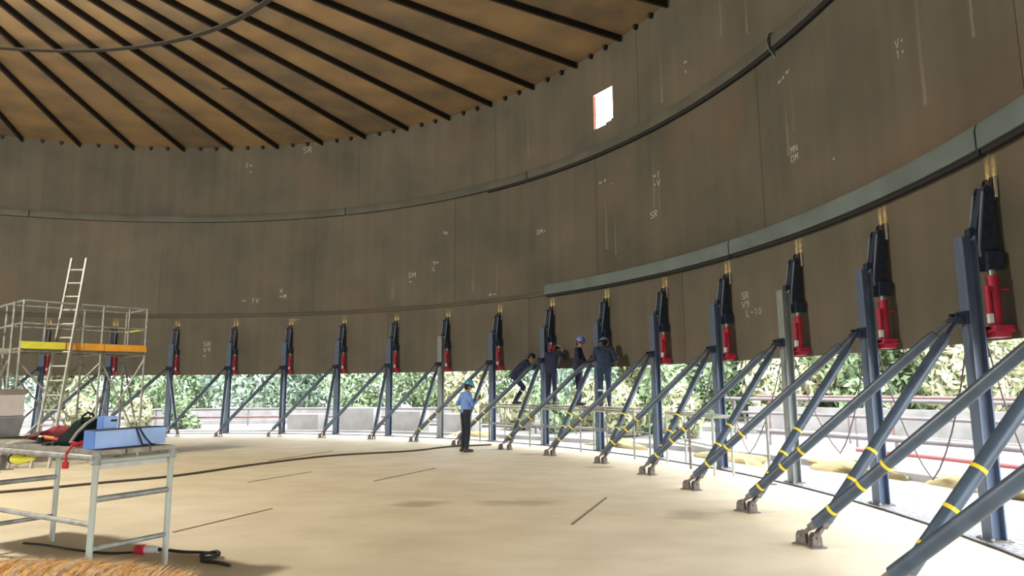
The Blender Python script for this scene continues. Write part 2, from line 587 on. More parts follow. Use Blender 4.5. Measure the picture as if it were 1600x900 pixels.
mb.add([(-0.012, 0, 7.68), (-0.012, -0.12, 7.83), (-0.012, -0.17, 8.0), (-0.012, -0.12, 8.16), (-0.012, 0, 8.2),
        (0.012, 0, 7.68), (0.012, -0.12, 7.83), (0.012, -0.17, 8.0), (0.012, -0.12, 8.16), (0.012, 0, 8.2)],
       [(0, 1, 2, 3, 4), (9, 8, 7, 6, 5), (0, 5, 6, 1), (1, 6, 7, 2), (2, 7, 8, 3), (3, 8, 9, 4), (4, 9, 5, 0)])
o = mb.build('end_plate', M_BAND2, tr1)
o.location = ((R - 0.001) * sin(TE + .003), (R - 0.001) * cos(TE + .003), 0)
o.rotation_euler = (0, 0, -(TE + .003))
tr2 = empty('trim_2', C0)
tag(tr2, kind='structure')
prof2 = [(R - 0.002, 4.24), (R - 0.12, 4.24), (R - 0.12, 4.46), (R - 0.095, 4.53), (R - 0.002, 4.55)]
for a, b in [(0.842, 1.25), (1.252, 1.62), (1.622, 2.1), (2.102, 2.9)]:
    ringseg(MB(), a, b, max(4, int((b - a) / 0.03)), prof2).build('ring_channel', M_BAND2, tr2, smooth=25)
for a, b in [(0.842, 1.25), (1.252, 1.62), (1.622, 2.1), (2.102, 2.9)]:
    ringseg(MB(), a, b, max(4, int((b - a) / 0.03)), [(R - 0.002, 4.175), (R - 0.085, 4.175), (R - 0.085, 4.238), (R - 0.002, 4.238)]).build('under_shadow', M_UNDER, tr2, smooth=25)  # strip standing in for the shadow below the lower ring
prof3 = [(R - 0.002, 4.225), (R - 0.035, 4.225), (R - 0.035, 4.33), (R - 0.002, 4.345)]
for a, b in [(-1.2, -0.1), (-0.1, 0.5), (0.5, 0.842)]:
    ringseg(MB(), a, b, max(4, int((b - a) / 0.03)), prof3).build('lap_bar', mat('lap_bar', (0.075, 0.066, 0.045, 1), 0.6, noise=.3, scale=1), tr2, smooth=25)

# ------------------------------------------------------------------ roof: radial plates, rafters, ring
ceil = empty('ceiling', C0)
tag(ceil, kind='structure')
NR = 58
RT = lambda k: 0.383 + (k - 4) * 2 * pi / NR
RR = 9.05
rustk = {-4: .35, -3: .75, -2: .55, -1: .72, 0: .05, 1: .88, 2: .38, 3: .62, 4: .22, 5: .72, 6: .48, 7: .8, 8: .25, 9: .68, 10: .3, 11: .45}
for k in range(-NR // 2 + 4, NR // 2 + 4):
    for r0, r1 in ((RR, R + 0.02), (2.2, RR)):
        g = 0.004
        a, b = RT(k), RT(k + 1)
        mb = MB()
        N2 = 3
        for z in (ZR, ZR + 0.012):
            for r in (r0 + 0.003, r1 - 0.003):
                for i in range(N2 + 1):
                    t = a + (b - a) * i / N2 + (g / r if i == 0 else -g / r if i == N2 else 0)
                    mb.v.append((r * sin(t), r * cos(t), z))
        m = N2 + 1
        for i in range(N2):
            mb.f.append((i, i + 1, m + i + 1, m + i))
            mb.f.append((2 * m + i, 3 * m + i, 3 * m + i + 1, 2 * m + i + 1))
            mb.f.append((i, 2 * m + i, 2 * m + i + 1, i + 1))
            mb.f.append((m + i, m + i + 1, 3 * m + i + 1, 3 * m + i))
        mb.f.append((0, m, 3 * m, 2 * m))
        mb.f.append((N2, 2 * m + N2, 3 * m + N2, m + N2))
        o = mb.build('roof_plate', M_ROOF, ceil)
        q = rustk.get(k, random.random())
        if r0 < 5:
            q = min(1, max(0, 0.5 * q + random.uniform(0.1, 0.5)))
        o.color = (q, q, q, 1)
mb = MB()
mb.lathe([(0.001, ZR + 0.016), (R + 0.1, ZR + 0.016), (R + 0.1, ZR + 0.03), (0.001, ZR + 0.03)], 96)
mb.build('roof_skin', M_BUILD, ceil)
mb = MB()
mb.lathe([(0.001, ZR), (2.2, ZR), (2.2, ZR - 0.3), (2.1, ZR - 0.3), (2.1, ZR - 0.05), (0.001, ZR - 0.05)], 48)
mb.build('crown_ring', M_RAFTER, ceil)
mb = MB()
mb.box((0, 0, ZR - 0.08), (0.03, 1, 0.16))
mb.box((0, 0, ZR - 0.155), (0.075, 1, 0.014))
mb.box((0, 0, ZR - 0.008), (0.075, 1, 0.014))
me = mb.mesh('rafter', M_RAFTER)
for k in range(-8, 24):
    t = RT(k)
    o = link_mesh('rafter', me, ceil)
    l = R - 0.03 - 2.25
    rm = 2.25 + l / 2
    o.location = (rm * sin(t), rm * cos(t), 0)
    o.rotation_euler = (0, 0, -t)
    o.scale = (1, l, 1)
mb = MB()
mb.box((0, 0, 0), (0.10, 0.10, 0.09))
mb.box((0.0, 0, -0.06), (0.05, 0.06, 0.05))
me = mb.mesh('roof_clip', M_RAFTER)
for k in range(-4, 14):
    for fr in (0.34, 0.67):
        t = RT(k) + fr * 2 * pi / NR
        o = link_mesh('roof_clip', me, ceil)
        o.location = ((R - 0.06) * sin(t), (R - 0.06) * cos(t), ZR - 0.05)
        o.rotation_euler = (0, 0, -t)
ringseg(MB(), -1.0, 2.0, 90, [(RR - 0.07, ZR - 0.21), (RR + 0.07, ZR - 0.21), (RR + 0.07, ZR - 0.18), (RR - 0.07, ZR - 0.18)]).build('ring_beam', mat('ring_beam', (0.035, 0.03, 0.024, 1), .8), ceil)
mb = MB()
for i, (dx, dy) in enumerate([(0, 0), (.14, .02), (.3, -.08)]):
    mb.box((dx, dy, ZR - 0.012), (.12, .05, .02), 0.4 * i)
o = mb.build('roof_scar', M_RAFTER, ceil)
tq = RT(3) - 0.035
o.location = (12.2 * sin(tq), 12.2 * cos(tq), 0)

# ------------------------------------------------------------------ work lamp hung from the crown ring (lights the tank)
lamp = empty('high_bay_lamp', (CX, CY, ZR - 0.05))
tag(lamp, 'large round high bay work lamp hung from the middle of the roof', 'lamp')
mb = MB(); mb.tube((0, 0, 0), (0, 0, -0.62), 0.02); mb.build('hanger_rod', M_GALV, lamp)
mb = MB(); mb.lathe([(0.001, -0.60), (0.12, -0.60), (0.16, -0.72), (0.5, -0.95), (0.51, -0.97), (0.48, -0.96), (0.14, -0.74), (0.001, -0.72)], 32)
mb.build('reflector', M_ALU, lamp, smooth=40)
mb = MB(); mb.ball((0, 0, -0.86), (0.09, 0.09, 0.12), 14)
em = bpy.data.materials.new('lamp_bulb'); em.use_nodes = True
em.node_tree.nodes['Principled BSDF'].inputs['Emission Color'].default_value = (1, .9, .72, 1)
em.node_tree.nodes['Principled BSDF'].inputs['Emission Strength'].default_value = 40
mb.build('bulb', em, lamp, smooth=60)
ld = bpy.data.lights.new('lamp_light', 'POINT')
ld.energy = LAMP_POWER
ld.color = (1.0, 0.95, 0.84)
ld.shadow_soft_size = 0.45
lo = bpy.data.objects.new('lamp_light', ld)
lo.location = (0, 0, -1.5)
lo.parent = lamp
COL.objects.link(lo)

# ------------------------------------------------------------------ marks on the wall: heat stains, pale runs, chalk
def wall_patch(t, z0, z1, w, off=0.0025, nx=4):
    mb = MB(); mb.uv = []
    r = R - off
    for j in range(2):
        for i in range(nx + 1):
            a = t + (i / nx - 0.5) * w / R
            mb.v.append((r * sin(a), r * cos(a), z0 if j == 0 else z1))
            mb.uv.append((i / nx, j))
    for i in range(nx):
        mb.f.append((i, i + 1, nx + 2 + i, nx + 1 + i))
    return mb


for i in range(0, 17):
    t = T0 + DT * i
    hh = 0.30 + 0.10 * random.random()
    for s in (-1, 1):
        wall_patch(t + s * 0.055 / R, 3.86, 3.86 + hh, 0.115, 0.0025 + 0.0006 * (s + 1)).build('heat_stain', M_HEAT, wall)
for (t, z0, z1, w) in [(0.985, 5.2, 5.0 + 2.1, .16), (1.005, 5.0, 6.6, .10), (1.094, 5.9, 7.7, .09), (1.106, 5.6, 7.2, .06), (0.66, 4.6, 6.3, .22), (0.72, 4.6, 5.9, .12),
                       (1.36, 5.7, 7.3, .12), (1.372, 6.1, 7.1, .06), (0.46, 4.6, 5.7, .3), (1.25, 9.0, 10.6, .10), (0.8, 8.6, 10.4, .12), (1.12, 8.4, 10.2, .15), (1.3, 8.6, 10.4, .1),
                       (1.10, 2.9, 3.9, .12), (0.70, 2.9, 4.1, .10), (1.56, 5.2, 7.5, .14), (1.62, 5.6, 7.6, .1)]:
    wall_patch(t, z0, z1, w).build('pale_run', M_STREAK, wall)

STK = {'S': [[(1, .9), (.5, 1), (0, .8), (.2, .55), (.8, .45), (1, .2), (.5, 0), (0, .1)]], 'R': [[(0, 0), (0, 1), (.8, .95), (.9, .65), (0, .5)], [(.3, .5), (1, 0)]],
       'V': [[(0, 1), (.5, 0), (1, 1)]], '9': [[(.9, .6), (.3, .5), (.1, .8), (.5, 1), (.9, .8), (.85, .2), (.4, 0)]], 'W': [[(0, 1), (.2, 0), (.5, .6), (.8, 0), (1, 1)]],
       '-': [[(.1, .5), (.9, .5)]], '1': [[(.3, .8), (.55, 1), (.55, 0)]], '0': [[(.5, 1), (.1, .7), (.1, .3), (.5, 0), (.9, .3), (.9, .7), (.5, 1)]], 'N': [[(0, 0), (0, 1), (.9, 0), (.9, 1)]],
       '4': [[(.7, 0), (.7, 1), (0, .35), (1, .35)]], 'D': [[(0, 0), (0, 1), (.7, .9), (1, .5), (.7, .1), (0, 0)]], 'M': [[(0, 0), (.1, 1), (.5, .4), (.9, 1), (1, 0)]],
       'L': [[(0, 1), (0, 0), (.8, 0)]], 'U': [[(0, 1), (.1, .1), (.6, 0), (.9, .2), (.9, 1)]], '~': [[(0, .4), (.3, .7), (.6, .3), (1, .6)]], '.': [[(.3, .3), (.5, .6), (.6, .3), (.3, .3)]], ' ': []}


def chalk(lines, t, z, h, lw=0.014, sl=0.0):
    mb = MB()
    r = R - 0.003
    P = lambda a, zz: (r * sin(a), r * cos(a), zz)
    for li, tx in enumerate(lines):
        for ci, ch in enumerate(tx):
            for st in STK[ch]:
                for (x0, y0), (x1, y1) in zip(st[:-1], st[1:]):
                    ax, az = (ci * 0.95 + x0 * 0.7) * h, (y0 - li * 1.35) * h
                    bx, bz = (ci * 0.95 + x1 * 0.7) * h, (y1 - li * 1.35) * h
                    az += sl * ax; bz += sl * bx
                    dx, dz = bx - ax, bz - az
                    l = sqrt(dx * dx + dz * dz) or 1
                    ox, oz = -dz / l * lw / 2, dx / l * lw / 2
                    mb.add([P(t + (ax + ox) / R, z + az + oz), P(t + (bx + ox) / R, z + bz + oz), P(t + (bx - ox) / R, z + bz - oz), P(t + (ax - ox) / R, z + az - oz)], [(0, 1, 2, 3)])
    mb.build('chalk_mark', M_CHALK, wall)


chalk(['SR', 'V9', ' L-10'], 1.262, 3.30, 0.13, 0.016)
chalk(['N-4'], 1.713, 8.25, 0.11, 0.014, -.2)
chalk(['MN', 'DM'], 1.364, 5.72, 0.12, 0.016)
chalk(['~.~'], 1.35, 7.1, 0.13, .02, .3)
chalk(['SR', 'V9', '~'], 0.018, 3.15, 0.16, 0.02)
chalk(['V', '~M'], 0.235 - 0.05, 5.1, 0.16, 0.025)
chalk(['~ IV'.replace('I', '1')], 0.10, 4.75, 0.18, 0.022)
chalk(['SR'], 0.228, 10.45, 0.22, 0.02)
chalk(['1~', ' .'], 0.09, 10.0, 0.18, 0.02)
chalk(['DM', '~'], 0.50, 5.35, 0.17, 0.022)
chalk(['V~', 'L'], 0.56, 5.7, 0.14, 0.022)
chalk(['~'], 0.585, 6.6, 0.3, 0.03)
chalk(['DM.'], 0.82, 6.1, 0.14, 0.018)
chalk(['SR'], 1.085, 5.65, 0.16, 0.018)
chalk(['~1', '.V'], 1.094, 6.6, 0.15, 0.02)
chalk(['V.', '1.'], 1.53, 6.25, 0.12, 0.012)
chalk(['L', ' V'], 1.576, 4.40, 0.07, 0.012)
chalk(['4-~'], 0.70, 4.42, 0.12, 0.018)
chalk(['~', '.'], 1.17, 8.95, 0.16, 0.02)
chalk(['~.'], 0.97, 6.95, 0.2, 0.02, .2)
chalk(['VM', '~ ~'], 1.655, 3.3, 0.14, 0.012)
chalk(['.'], 1.43, 5.2, 0.08, 0.03)
chalk(['.'], 1.0, 6.9, 0.06, 0.03)
chalk(['-~-'], 0.02 + .19, 4.1 - .1, 0.16, .02)

# ------------------------------------------------------------------ jacking trestles
PR = R - 0.36                 # post axis radius
INSET = {0: 1.85, 1: 1.85, 2: 1.88, 3: 1.9, 4: 1.74, 5: 1.85, 6: 1.75, 7: 1.9, 8: 2.1, 9: 2.04, 10: 2.16, 11: 2.1, 12: 2.22, 13: 2.36, 14: 2.36, 15: 2.36, 16: 2.36, 17: 2.36}
OFF_R = {2: .53, 3: .31, 4: .37, 9: .19, 12: .20, 5: .27, 6: .23}
OFF_S = {2: .33, 3: .25, 4: .18, 5: .22, 6: .18, 9: .06, 12: .10}
ZS = 2.33


def foot_pos(i, radial):
    if radial:
        return pt(T0 + DT * (i + OFF_R.get(i, 0.175)), R - INSET.get(i, 1.85) + 0.05)
    return pt(T0 + DT * (i + OFF_S.get(i, 0.10)), R - INSET.get(i, 1.85) - 0.03)


def hbeam(h, w=0.17, d=0.15, tf=0.014, tw=0.012):
    """H section, flanges facing +-y (radial), with web along y"""
    mb = MB()
    x, y, a, b = w / 2, d / 2, tw / 2, d / 2 - tf
    pr = [(-x, -y), (x, -y), (x, -b), (a, -b), (a, b), (x, b), (x, y), (-x, y), (-x, b), (-a, b), (-a, -b), (-x, -b)]
    k = len(pr)
    mb.add([(p[0], p[1], 0.02) for p in pr] + [(p[0], p[1], h) for p in pr],
           [(0, 1, 2, 11), (11, 2, 3, 10), (3, 4, 9, 10), (9, 4, 5, 8), (8, 5, 6, 7)] +
           [tuple(k + q for q in f) for f in [(0, 1, 2, 11), (11, 2, 3, 10), (3, 4, 9, 10), (9, 4, 5, 8), (8, 5, 6, 7)]] +
           [(j, (j + 1) % k, k + (j + 1) % k, k + j) for j in range(k)])
    return mb


def prism(pts, x0, x1):
    """profile in (y,z) extruded along x"""
    mb = MB()
    k = len(pts)
    mb.add([(x0, p[0], p[1]) for p in pts] + [(x1, p[0], p[1]) for p in pts],
           [tuple(range(k)), tuple(range(2 * k - 1, k - 1, -1))] + [(j, (j + 1) % k, k + (j + 1) % k, k + j) for j in range(k)])
    return mb


ME = {}
ME['post'] = hbeam(3.23).mesh('post', M_POST)
ME['post_g'] = hbeam(3.23).mesh('post', M_POSTG)
mb = MB(); mb.box((0, 0, 0.012), (0.27, 0.22, 0.022))
ME['base'] = mb.mesh('base_plate', M_FOOT)
mb = MB(); mb.tube((0, 0, 0.023), (0, 0, 0.045), 0.018, n=6)
ME['bolt'] = mb.mesh('anchor_bolt', M_CHROME)
# stepped guide plates on top of the post, wall side
mb = prism([(0.077, 2.86), (0.077, 3.27), (0.13, 3.27), (0.13, 3.37), (0.165, 3.37), (0.165, 3.5), (0.205, 3.5), (0.205, 3.62), (0.25, 3.62), (0.25, 2.86)], -0.07, 0.07)
mb.box((0, 0.06, 3.27), (0.10, 0.05, 0.10))
ME['guide'] = mb.mesh('guide_plates', M_DBLUE)
# inclined lifting arm: channel with two cheeks
mb = MB()
A, B = Vector((0, 0.27, 3.78)), Vector((0, 0.165, 2.93))
mb.bar(A + Vector((0, -.035, 0)), B + Vector((0, -.085, .28)), 0.12, 0.02, (0, 1, 0))
for s in (-1, 1):
    pp = [(0.225, 3.80), (0.30, 3.76), (0.29, 3.2), (0.20, 2.90), (0.10, 2.93), (0.085, 3.10), (0.19, 3.72)]
    q = prism(pp, s * 0.085 - 0.011, s * 0.085 + 0.011)
    mb.add(q.v, q.f)
mb.tube((-.11, .16, 3.0), (.11, .16, 3.0), .03)
mb.tube((-.11, .255, 3.73), (.11, .255, 3.73), .03)
ME['arm'] = mb.mesh('lifting_arm', M_DBLUE)
mb = MB()
for s in (-1, 1):
    q = prism([(0.09, 2.99), (0.082, 3.10), (0.186, 3.725), (0.20, 3.715), (0.10, 3.08), (0.105, 2.99)], s * 0.085 - 0.013, s * 0.085 + 0.013)
    mb.add(q.v, q.f)
ME['armedge'] = mb.mesh('pale_edge', mat('pale_blue_edge', (0.16, 0.19, 0.22, 1), .4))  # paler strip along the inner edge of each cheek
mb = prism([(0.345, 3.62), (0.345, 3.90), (0.30, 3.88), (0.27, 3.70), (0.30, 3.62)], -0.085, -0.065)
for x0 in (0.04, 0.075):
    q = prism([(0.345, 3.62), (0.345, 3.90), (0.30, 3.88), (0.27, 3.70), (0.30, 3.62)], x0, x0 + 0.02)
    mb.add(q.v, q.f)
mb.box((0, 0.335, 3.75), (0.17, 0.02, 0.26))
ME['lug'] = mb.mesh('lifting_lug', mat('lug_steel', (0.045, 0.036, 0.032, 1), .55))
mb = MB()
mb.box((0, .325, 3.77), (.010, .03, .24))
ME['weld'] = mb.mesh('weld_bead', mat('fresh_weld', (0.52, 0.48, 0.40, 1), .45))
mb = MB(); mb.box((0.05, 0.225, 2.94), (0.19, 0.17, 0.20)); mb.box((0.05, .28, 3.07), (0.08, 0.06, 0.12))
ME['shoe'] = mb.mesh('shoe_block', M_DBLUE)
mb = MB()
JX, JY = 0.10, 0.19
mb.tube((JX, JY, 2.20), (JX, JY, 2.74), 0.058, n=18)
mb.tube((JX, JY, 2.735), (JX, JY, 2.775), 0.064, n=18)
mb.tube((JX, JY, 2.19), (JX, JY, 2.25), 0.068, n=18)
mb.tube((JX + .03, JY - .085, 2.36), (JX + .03, JY - .085, 2.66), 0.030, n=12)
mb.tube((JX + .05, JY + .03, 2.62), (JX + .05, JY + .13, 2.62), 0.011, n=8)
mb.box((JX + .02, JY - .05, 2.62), (.06, .10, .05))
ME['jack'] = mb.mesh('hydraulic_jack', M_RED, smooth=35)
mb = MB(); mb.tube((JX, JY, 2.77), (JX, JY, 2.85), .034, n=14)
ME['piston'] = mb.mesh('piston', M_CHROME, smooth=35)
mb = MB(); mb.box((JX + .035, JY - .085, 2.31), (.045, .045, .10))
ME['valve'] = mb.mesh('valve_body', mat('valve_white', (.62, .62, .6, 1), .4))
mb = MB()
mb.box((JX - .03, 0.205, 2.178), (0.26, 0.22, 0.030)); mb.box((JX - .03, .205, 2.137), (.2, .16, .055))
mb.box((JX - .15, .205, 2.21), (.02, .2, .05)); mb.box((JX + .09, .205, 2.21), (.02, .2, .05))
ME['jplate'] = mb.mesh('jack_seat', M_RED)
mb = MB(); mb.box((0, -.10, 2.33), (.17, .05, .14))
for s in (-1, 1):
    mb.box((s * .06, -.155, 2.33), (.02, .11, .10))
mb.tube((-.10, -.18, 2.33), (.10, -.18, 2.33), .016)
ME['clamp'] = mb.mesh('strut_bracket', M_DBLUE)
mb = MB()
for s in (-1, 1):
    q = prism([(-.08, 0.012), (.08, 0.012), (.07, .13), (.035, .175), (-.035, .175), (-.07, .13)], s * .055 - .011, s * .055 + .011)
    mb.add(q.v, q.f)
mb.box((0, 0, .010), (.22, .24, .016))
mb.tube((-.09, 0, .12), (.09, 0, .12), .018, n=10)
ME['foot'] = mb.mesh('foot_lug', M_FOOT)


def strut_parts(root, inv, top, foot, i, radial):
    """pipe strut from the post bracket to a hinged foot lug; coordinates local to the trestle"""
    a, b = inv @ top, inv @ foot
    az = atan2(-(a.x - b.x), a.y - b.y)
    f = link_mesh('foot_lug', ME['foot'], root, b)
    f.rotation_euler = (0, 0, az)
    f.scale = (.66, .66, .8)
    pv = b + Vector((0, 0, 0.096))
    d = (a - pv)
    L = d.length
    u = d / L
    mb = MB()
    p = lambda s: pv + u * s
    rr = 0.058
    mb.poly([p(0.20), p(0.205), p(0.24), p(L - 0.34), p(L - 0.24), p(L - 0.235)], [0.03, rr, rr, rr, 0.046, 0.02], 16)
    st = mb.build('strut', M_STRUT, root, smooth=35)
    mb = MB()
    mb.bar(p(-0.035), p(0.22), 0.075, 0.03, (0, 0, 1))
    mb.bar(p(0.13), p(0.23), 0.10, 0.06, (0, 0, 1))
    mb.build('eye_end', M_FOOT, st)
    mb = MB()
    mb.tube(p(L - 0.25), p(L - 0.06), 0.022)
    mb.bar(p(L - 0.07), p(L + 0.01), 0.05, 0.05)
    mb.build('threaded_end', M_DBLUE, st)
    if 8 <= i <= 16:
        fr = [0.15, 0.27, 0.40] if radial else [0.13, 0.25, 0.345]
        if i in (8, 9) and radial: fr = [0.27]
        for q in fr:
            q = q + 0.012 * ((i * 7) % 5 - 2)
            mb = MB()
            mb.poly([p(L * q - .016), p(L * q - .016), p(L * q + .016), p(L * q + .016)], [rr, rr + .003, rr + .003, rr], 16, caps=False)
            mb.build('yellow_tape', M_TAPE, st)
    return st


ORD = ['first', 'second', 'third', 'fourth', 'fifth', 'sixth', 'seventh', 'eighth', 'ninth', 'tenth', 'eleventh', 'twelfth', 'thirteenth', 'fourteenth', 'fifteenth', 'sixteenth']
TL = {0: 'jacking post with red jack half hidden behind the tall ladder, first from left',
      1: 'jacking post with red jack behind the orange toe board, second from left',
      2: 'jacking post with red jack just right of the scaffold tower, third from left',
      9: 'jacking post with red jack right behind the worker bowed over on the platform',
      10: 'jacking post with dark blue top beside the rightmost worker on the platform',
      13: 'light grey jacking post with red jack, third counted from the right edge',
      14: 'blue jacking post with red jack, second counted from the right edge',
      15: 'nearest whole jacking post with red jack at the right edge of the picture',
      16: 'nearest trestle struts with yellow tape, post out of frame at lower right',
      17: 'dark blue strut in the bottom right corner, running out of frame'}
for i in range(0, 18):
    t = T0 + DT * i
    base = pt(t, PR)
    root = empty('jacking_trestle', base, -t)
    tag(root, TL.get(i, 'dark blue jacking post with red jack and two pipe struts, %s from left' % ORD[min(i, 15)]), 'jacking trestle', 'jacking trestles along the tank wall')
    inv = (Matrix.Translation(base) @ Matrix.Rotation(-t, 4, 'Z')).inverted()
    grey = i in (7, 13)
    post = link_mesh('post', ME['post_g' if grey else 'post'], root)
    link_mesh('base_plate', ME['base'], post)
    for sx in (-.11, .11):
        for sy in (-.09, .09):
            if i >= 12:
                link_mesh('anchor_bolt', ME['bolt'], post, (sx, sy, 0))
    link_mesh('strut_bracket', ME['clamp'], post)
    if i <= 16:
        link_mesh('guide_plates', ME['guide'], root)
        arm = link_mesh('lifting_arm', ME['arm'], root)
        link_mesh('pale_edge', ME['armedge'], arm)
        lug = link_mesh('lifting_lug', ME['lug'], root)
        link_mesh('weld_bead', ME['weld'], lug, (-.098, 0, 0))
        link_mesh('weld_bead', ME['weld'], lug, (.108, 0, 0))
        link_mesh('shoe_block', ME['shoe'], root)
        jack = link_mesh('hydraulic_jack', ME['jack'], root)
        tag(jack, 'red hydraulic jack cylinder')
        link_mesh('piston', ME['piston'], jack)
        link_mesh('valve_body', ME['valve'], jack)
        link_mesh('jack_seat', ME['jplate'], jack)
    topw = pt(t, PR - 0.18, ZS)
    if i <= 16:
        strut_parts(root, inv, topw + pt(t + pi / 2, 0.04) - Vector(C0), foot_pos(i, True), i, True)
    strut_parts(root, inv, topw - pt(t + pi / 2, 0.05) + Vector(C0), foot_pos(i - 1, False), i, False)
    if 8 <= i <= 16:
        # hydraulic hose sagging to the next jack
        a = inv @ pt(t, R - 0.25, 2.13)
        b = inv @ pt(t + DT, R - 0.42, 2.20)
        low = inv @ pt(t + DT * (0.45 + 0.06 * ((i * 3) % 4 - 1.5)), R - 0.3, 0.35 + 0.12 * ((i * 5) % 3))
        pts = []
        for k in range(15):
            u = k / 14
            if u < .5:
                s = u * 2
                q = a.lerp(low, s); q.z = low.z + (a.z - low.z) * (1 - s) ** 1.25; q.x -= .06 * sin(pi * s)
            else:
                s = (u - .5) * 2
                q = low.lerp(b, s); q.z = low.z + (b.z - low.z) * s ** 1.25; q.x += .06 * sin(pi * s)
            pts.append(q)
        mb = MB()
        mb.poly(pts, 0.009, 6)
        mb.build('hydraulic_hose', M_HOSE, root)
#PART2
# ------------------------------------------------------------------ people
M_SKIN = mat('skin', (0.34, 0.19, 0.12, 1), 0.6)
M_NAVY = mat('navy_coverall', (0.018, 0.024, 0.062, 1), 0.85, noise=0.4, scale=9)
M_NAVY2 = mat('blue_coverall', (0.022, 0.042, 0.085, 1), 0.85, noise=0.4, scale=9)
M_SHIRT = mat('light_blue_shirt', (0.15, 0.26, 0.56, 1), 0.85, noise=0.25, scale=7)
M_TROU = mat('dark_trousers', (0.012, 0.017, 0.024, 1), 0.85, noise=0.4, scale=9)
M_BOOT = mat('boots', (0.035, 0.028, 0.022, 1), 0.6)
M_REFL = mat('reflective_strip', (0.55, 0.56, 0.6, 1), 0.5)
M_HAIR = mat('black_hair', (0.008, 0.007, 0.006, 1), 0.8)
M_HTEAL = mat('helmet_teal', (0.06, 0.28, 0.42, 1), 0.35)
M_HBLUE = mat('helmet_blue', (0.16, 0.20, 0.55, 1), 0.35)
M_HPALE = mat('helmet_pale', (0.22, 0.32, 0.46, 1), 0.35)
M_HWHITE = mat('helmet_white', (0.6, 0.6, 0.62, 1), 0.35)


def capsule(mb, a, b, ra, rb, n=14):
    a, b = Vector(a), Vector(b)
    d = b - a
    L = d.length
    d = d / L if L > 1e-6 else Vector((0, 0, 1))
    pts, rad = [], []
    for k in range(5):
        q = pi / 2 * (1 - k / 4)
        pts.append(a - d * ra * sin(q)); rad.append(max(0.001, ra * cos(q)))
    for k in range(5):
        q = pi / 2 * k / 4
        pts.append(b + d * rb * sin(q)); rad.append(max(0.001, rb * cos(q)))
    # poly() takes tangents from neighbours, all collinear here
    u = d.orthogonal().normalized()
    w = d.cross(u)
    vs, fs = [], []
    for p, r in zip(pts, rad):
        for j in range(n):
            an = 2 * pi * j / n
            vs.append(p + (u * cos(an) + w * sin(an)) * r)
    k = len(pts)
    for i in range(k - 1):
        for j in range(n):
            j2 = (j + 1) % n
            fs.append((i * n + j, i * n + j2, (i + 1) * n + j2, (i + 1) * n + j))
    fs.append(tuple(range(n - 1, -1, -1)))
    fs.append(tuple((k - 1) * n + j for j in range(n)))
    mb.add(vs, fs)


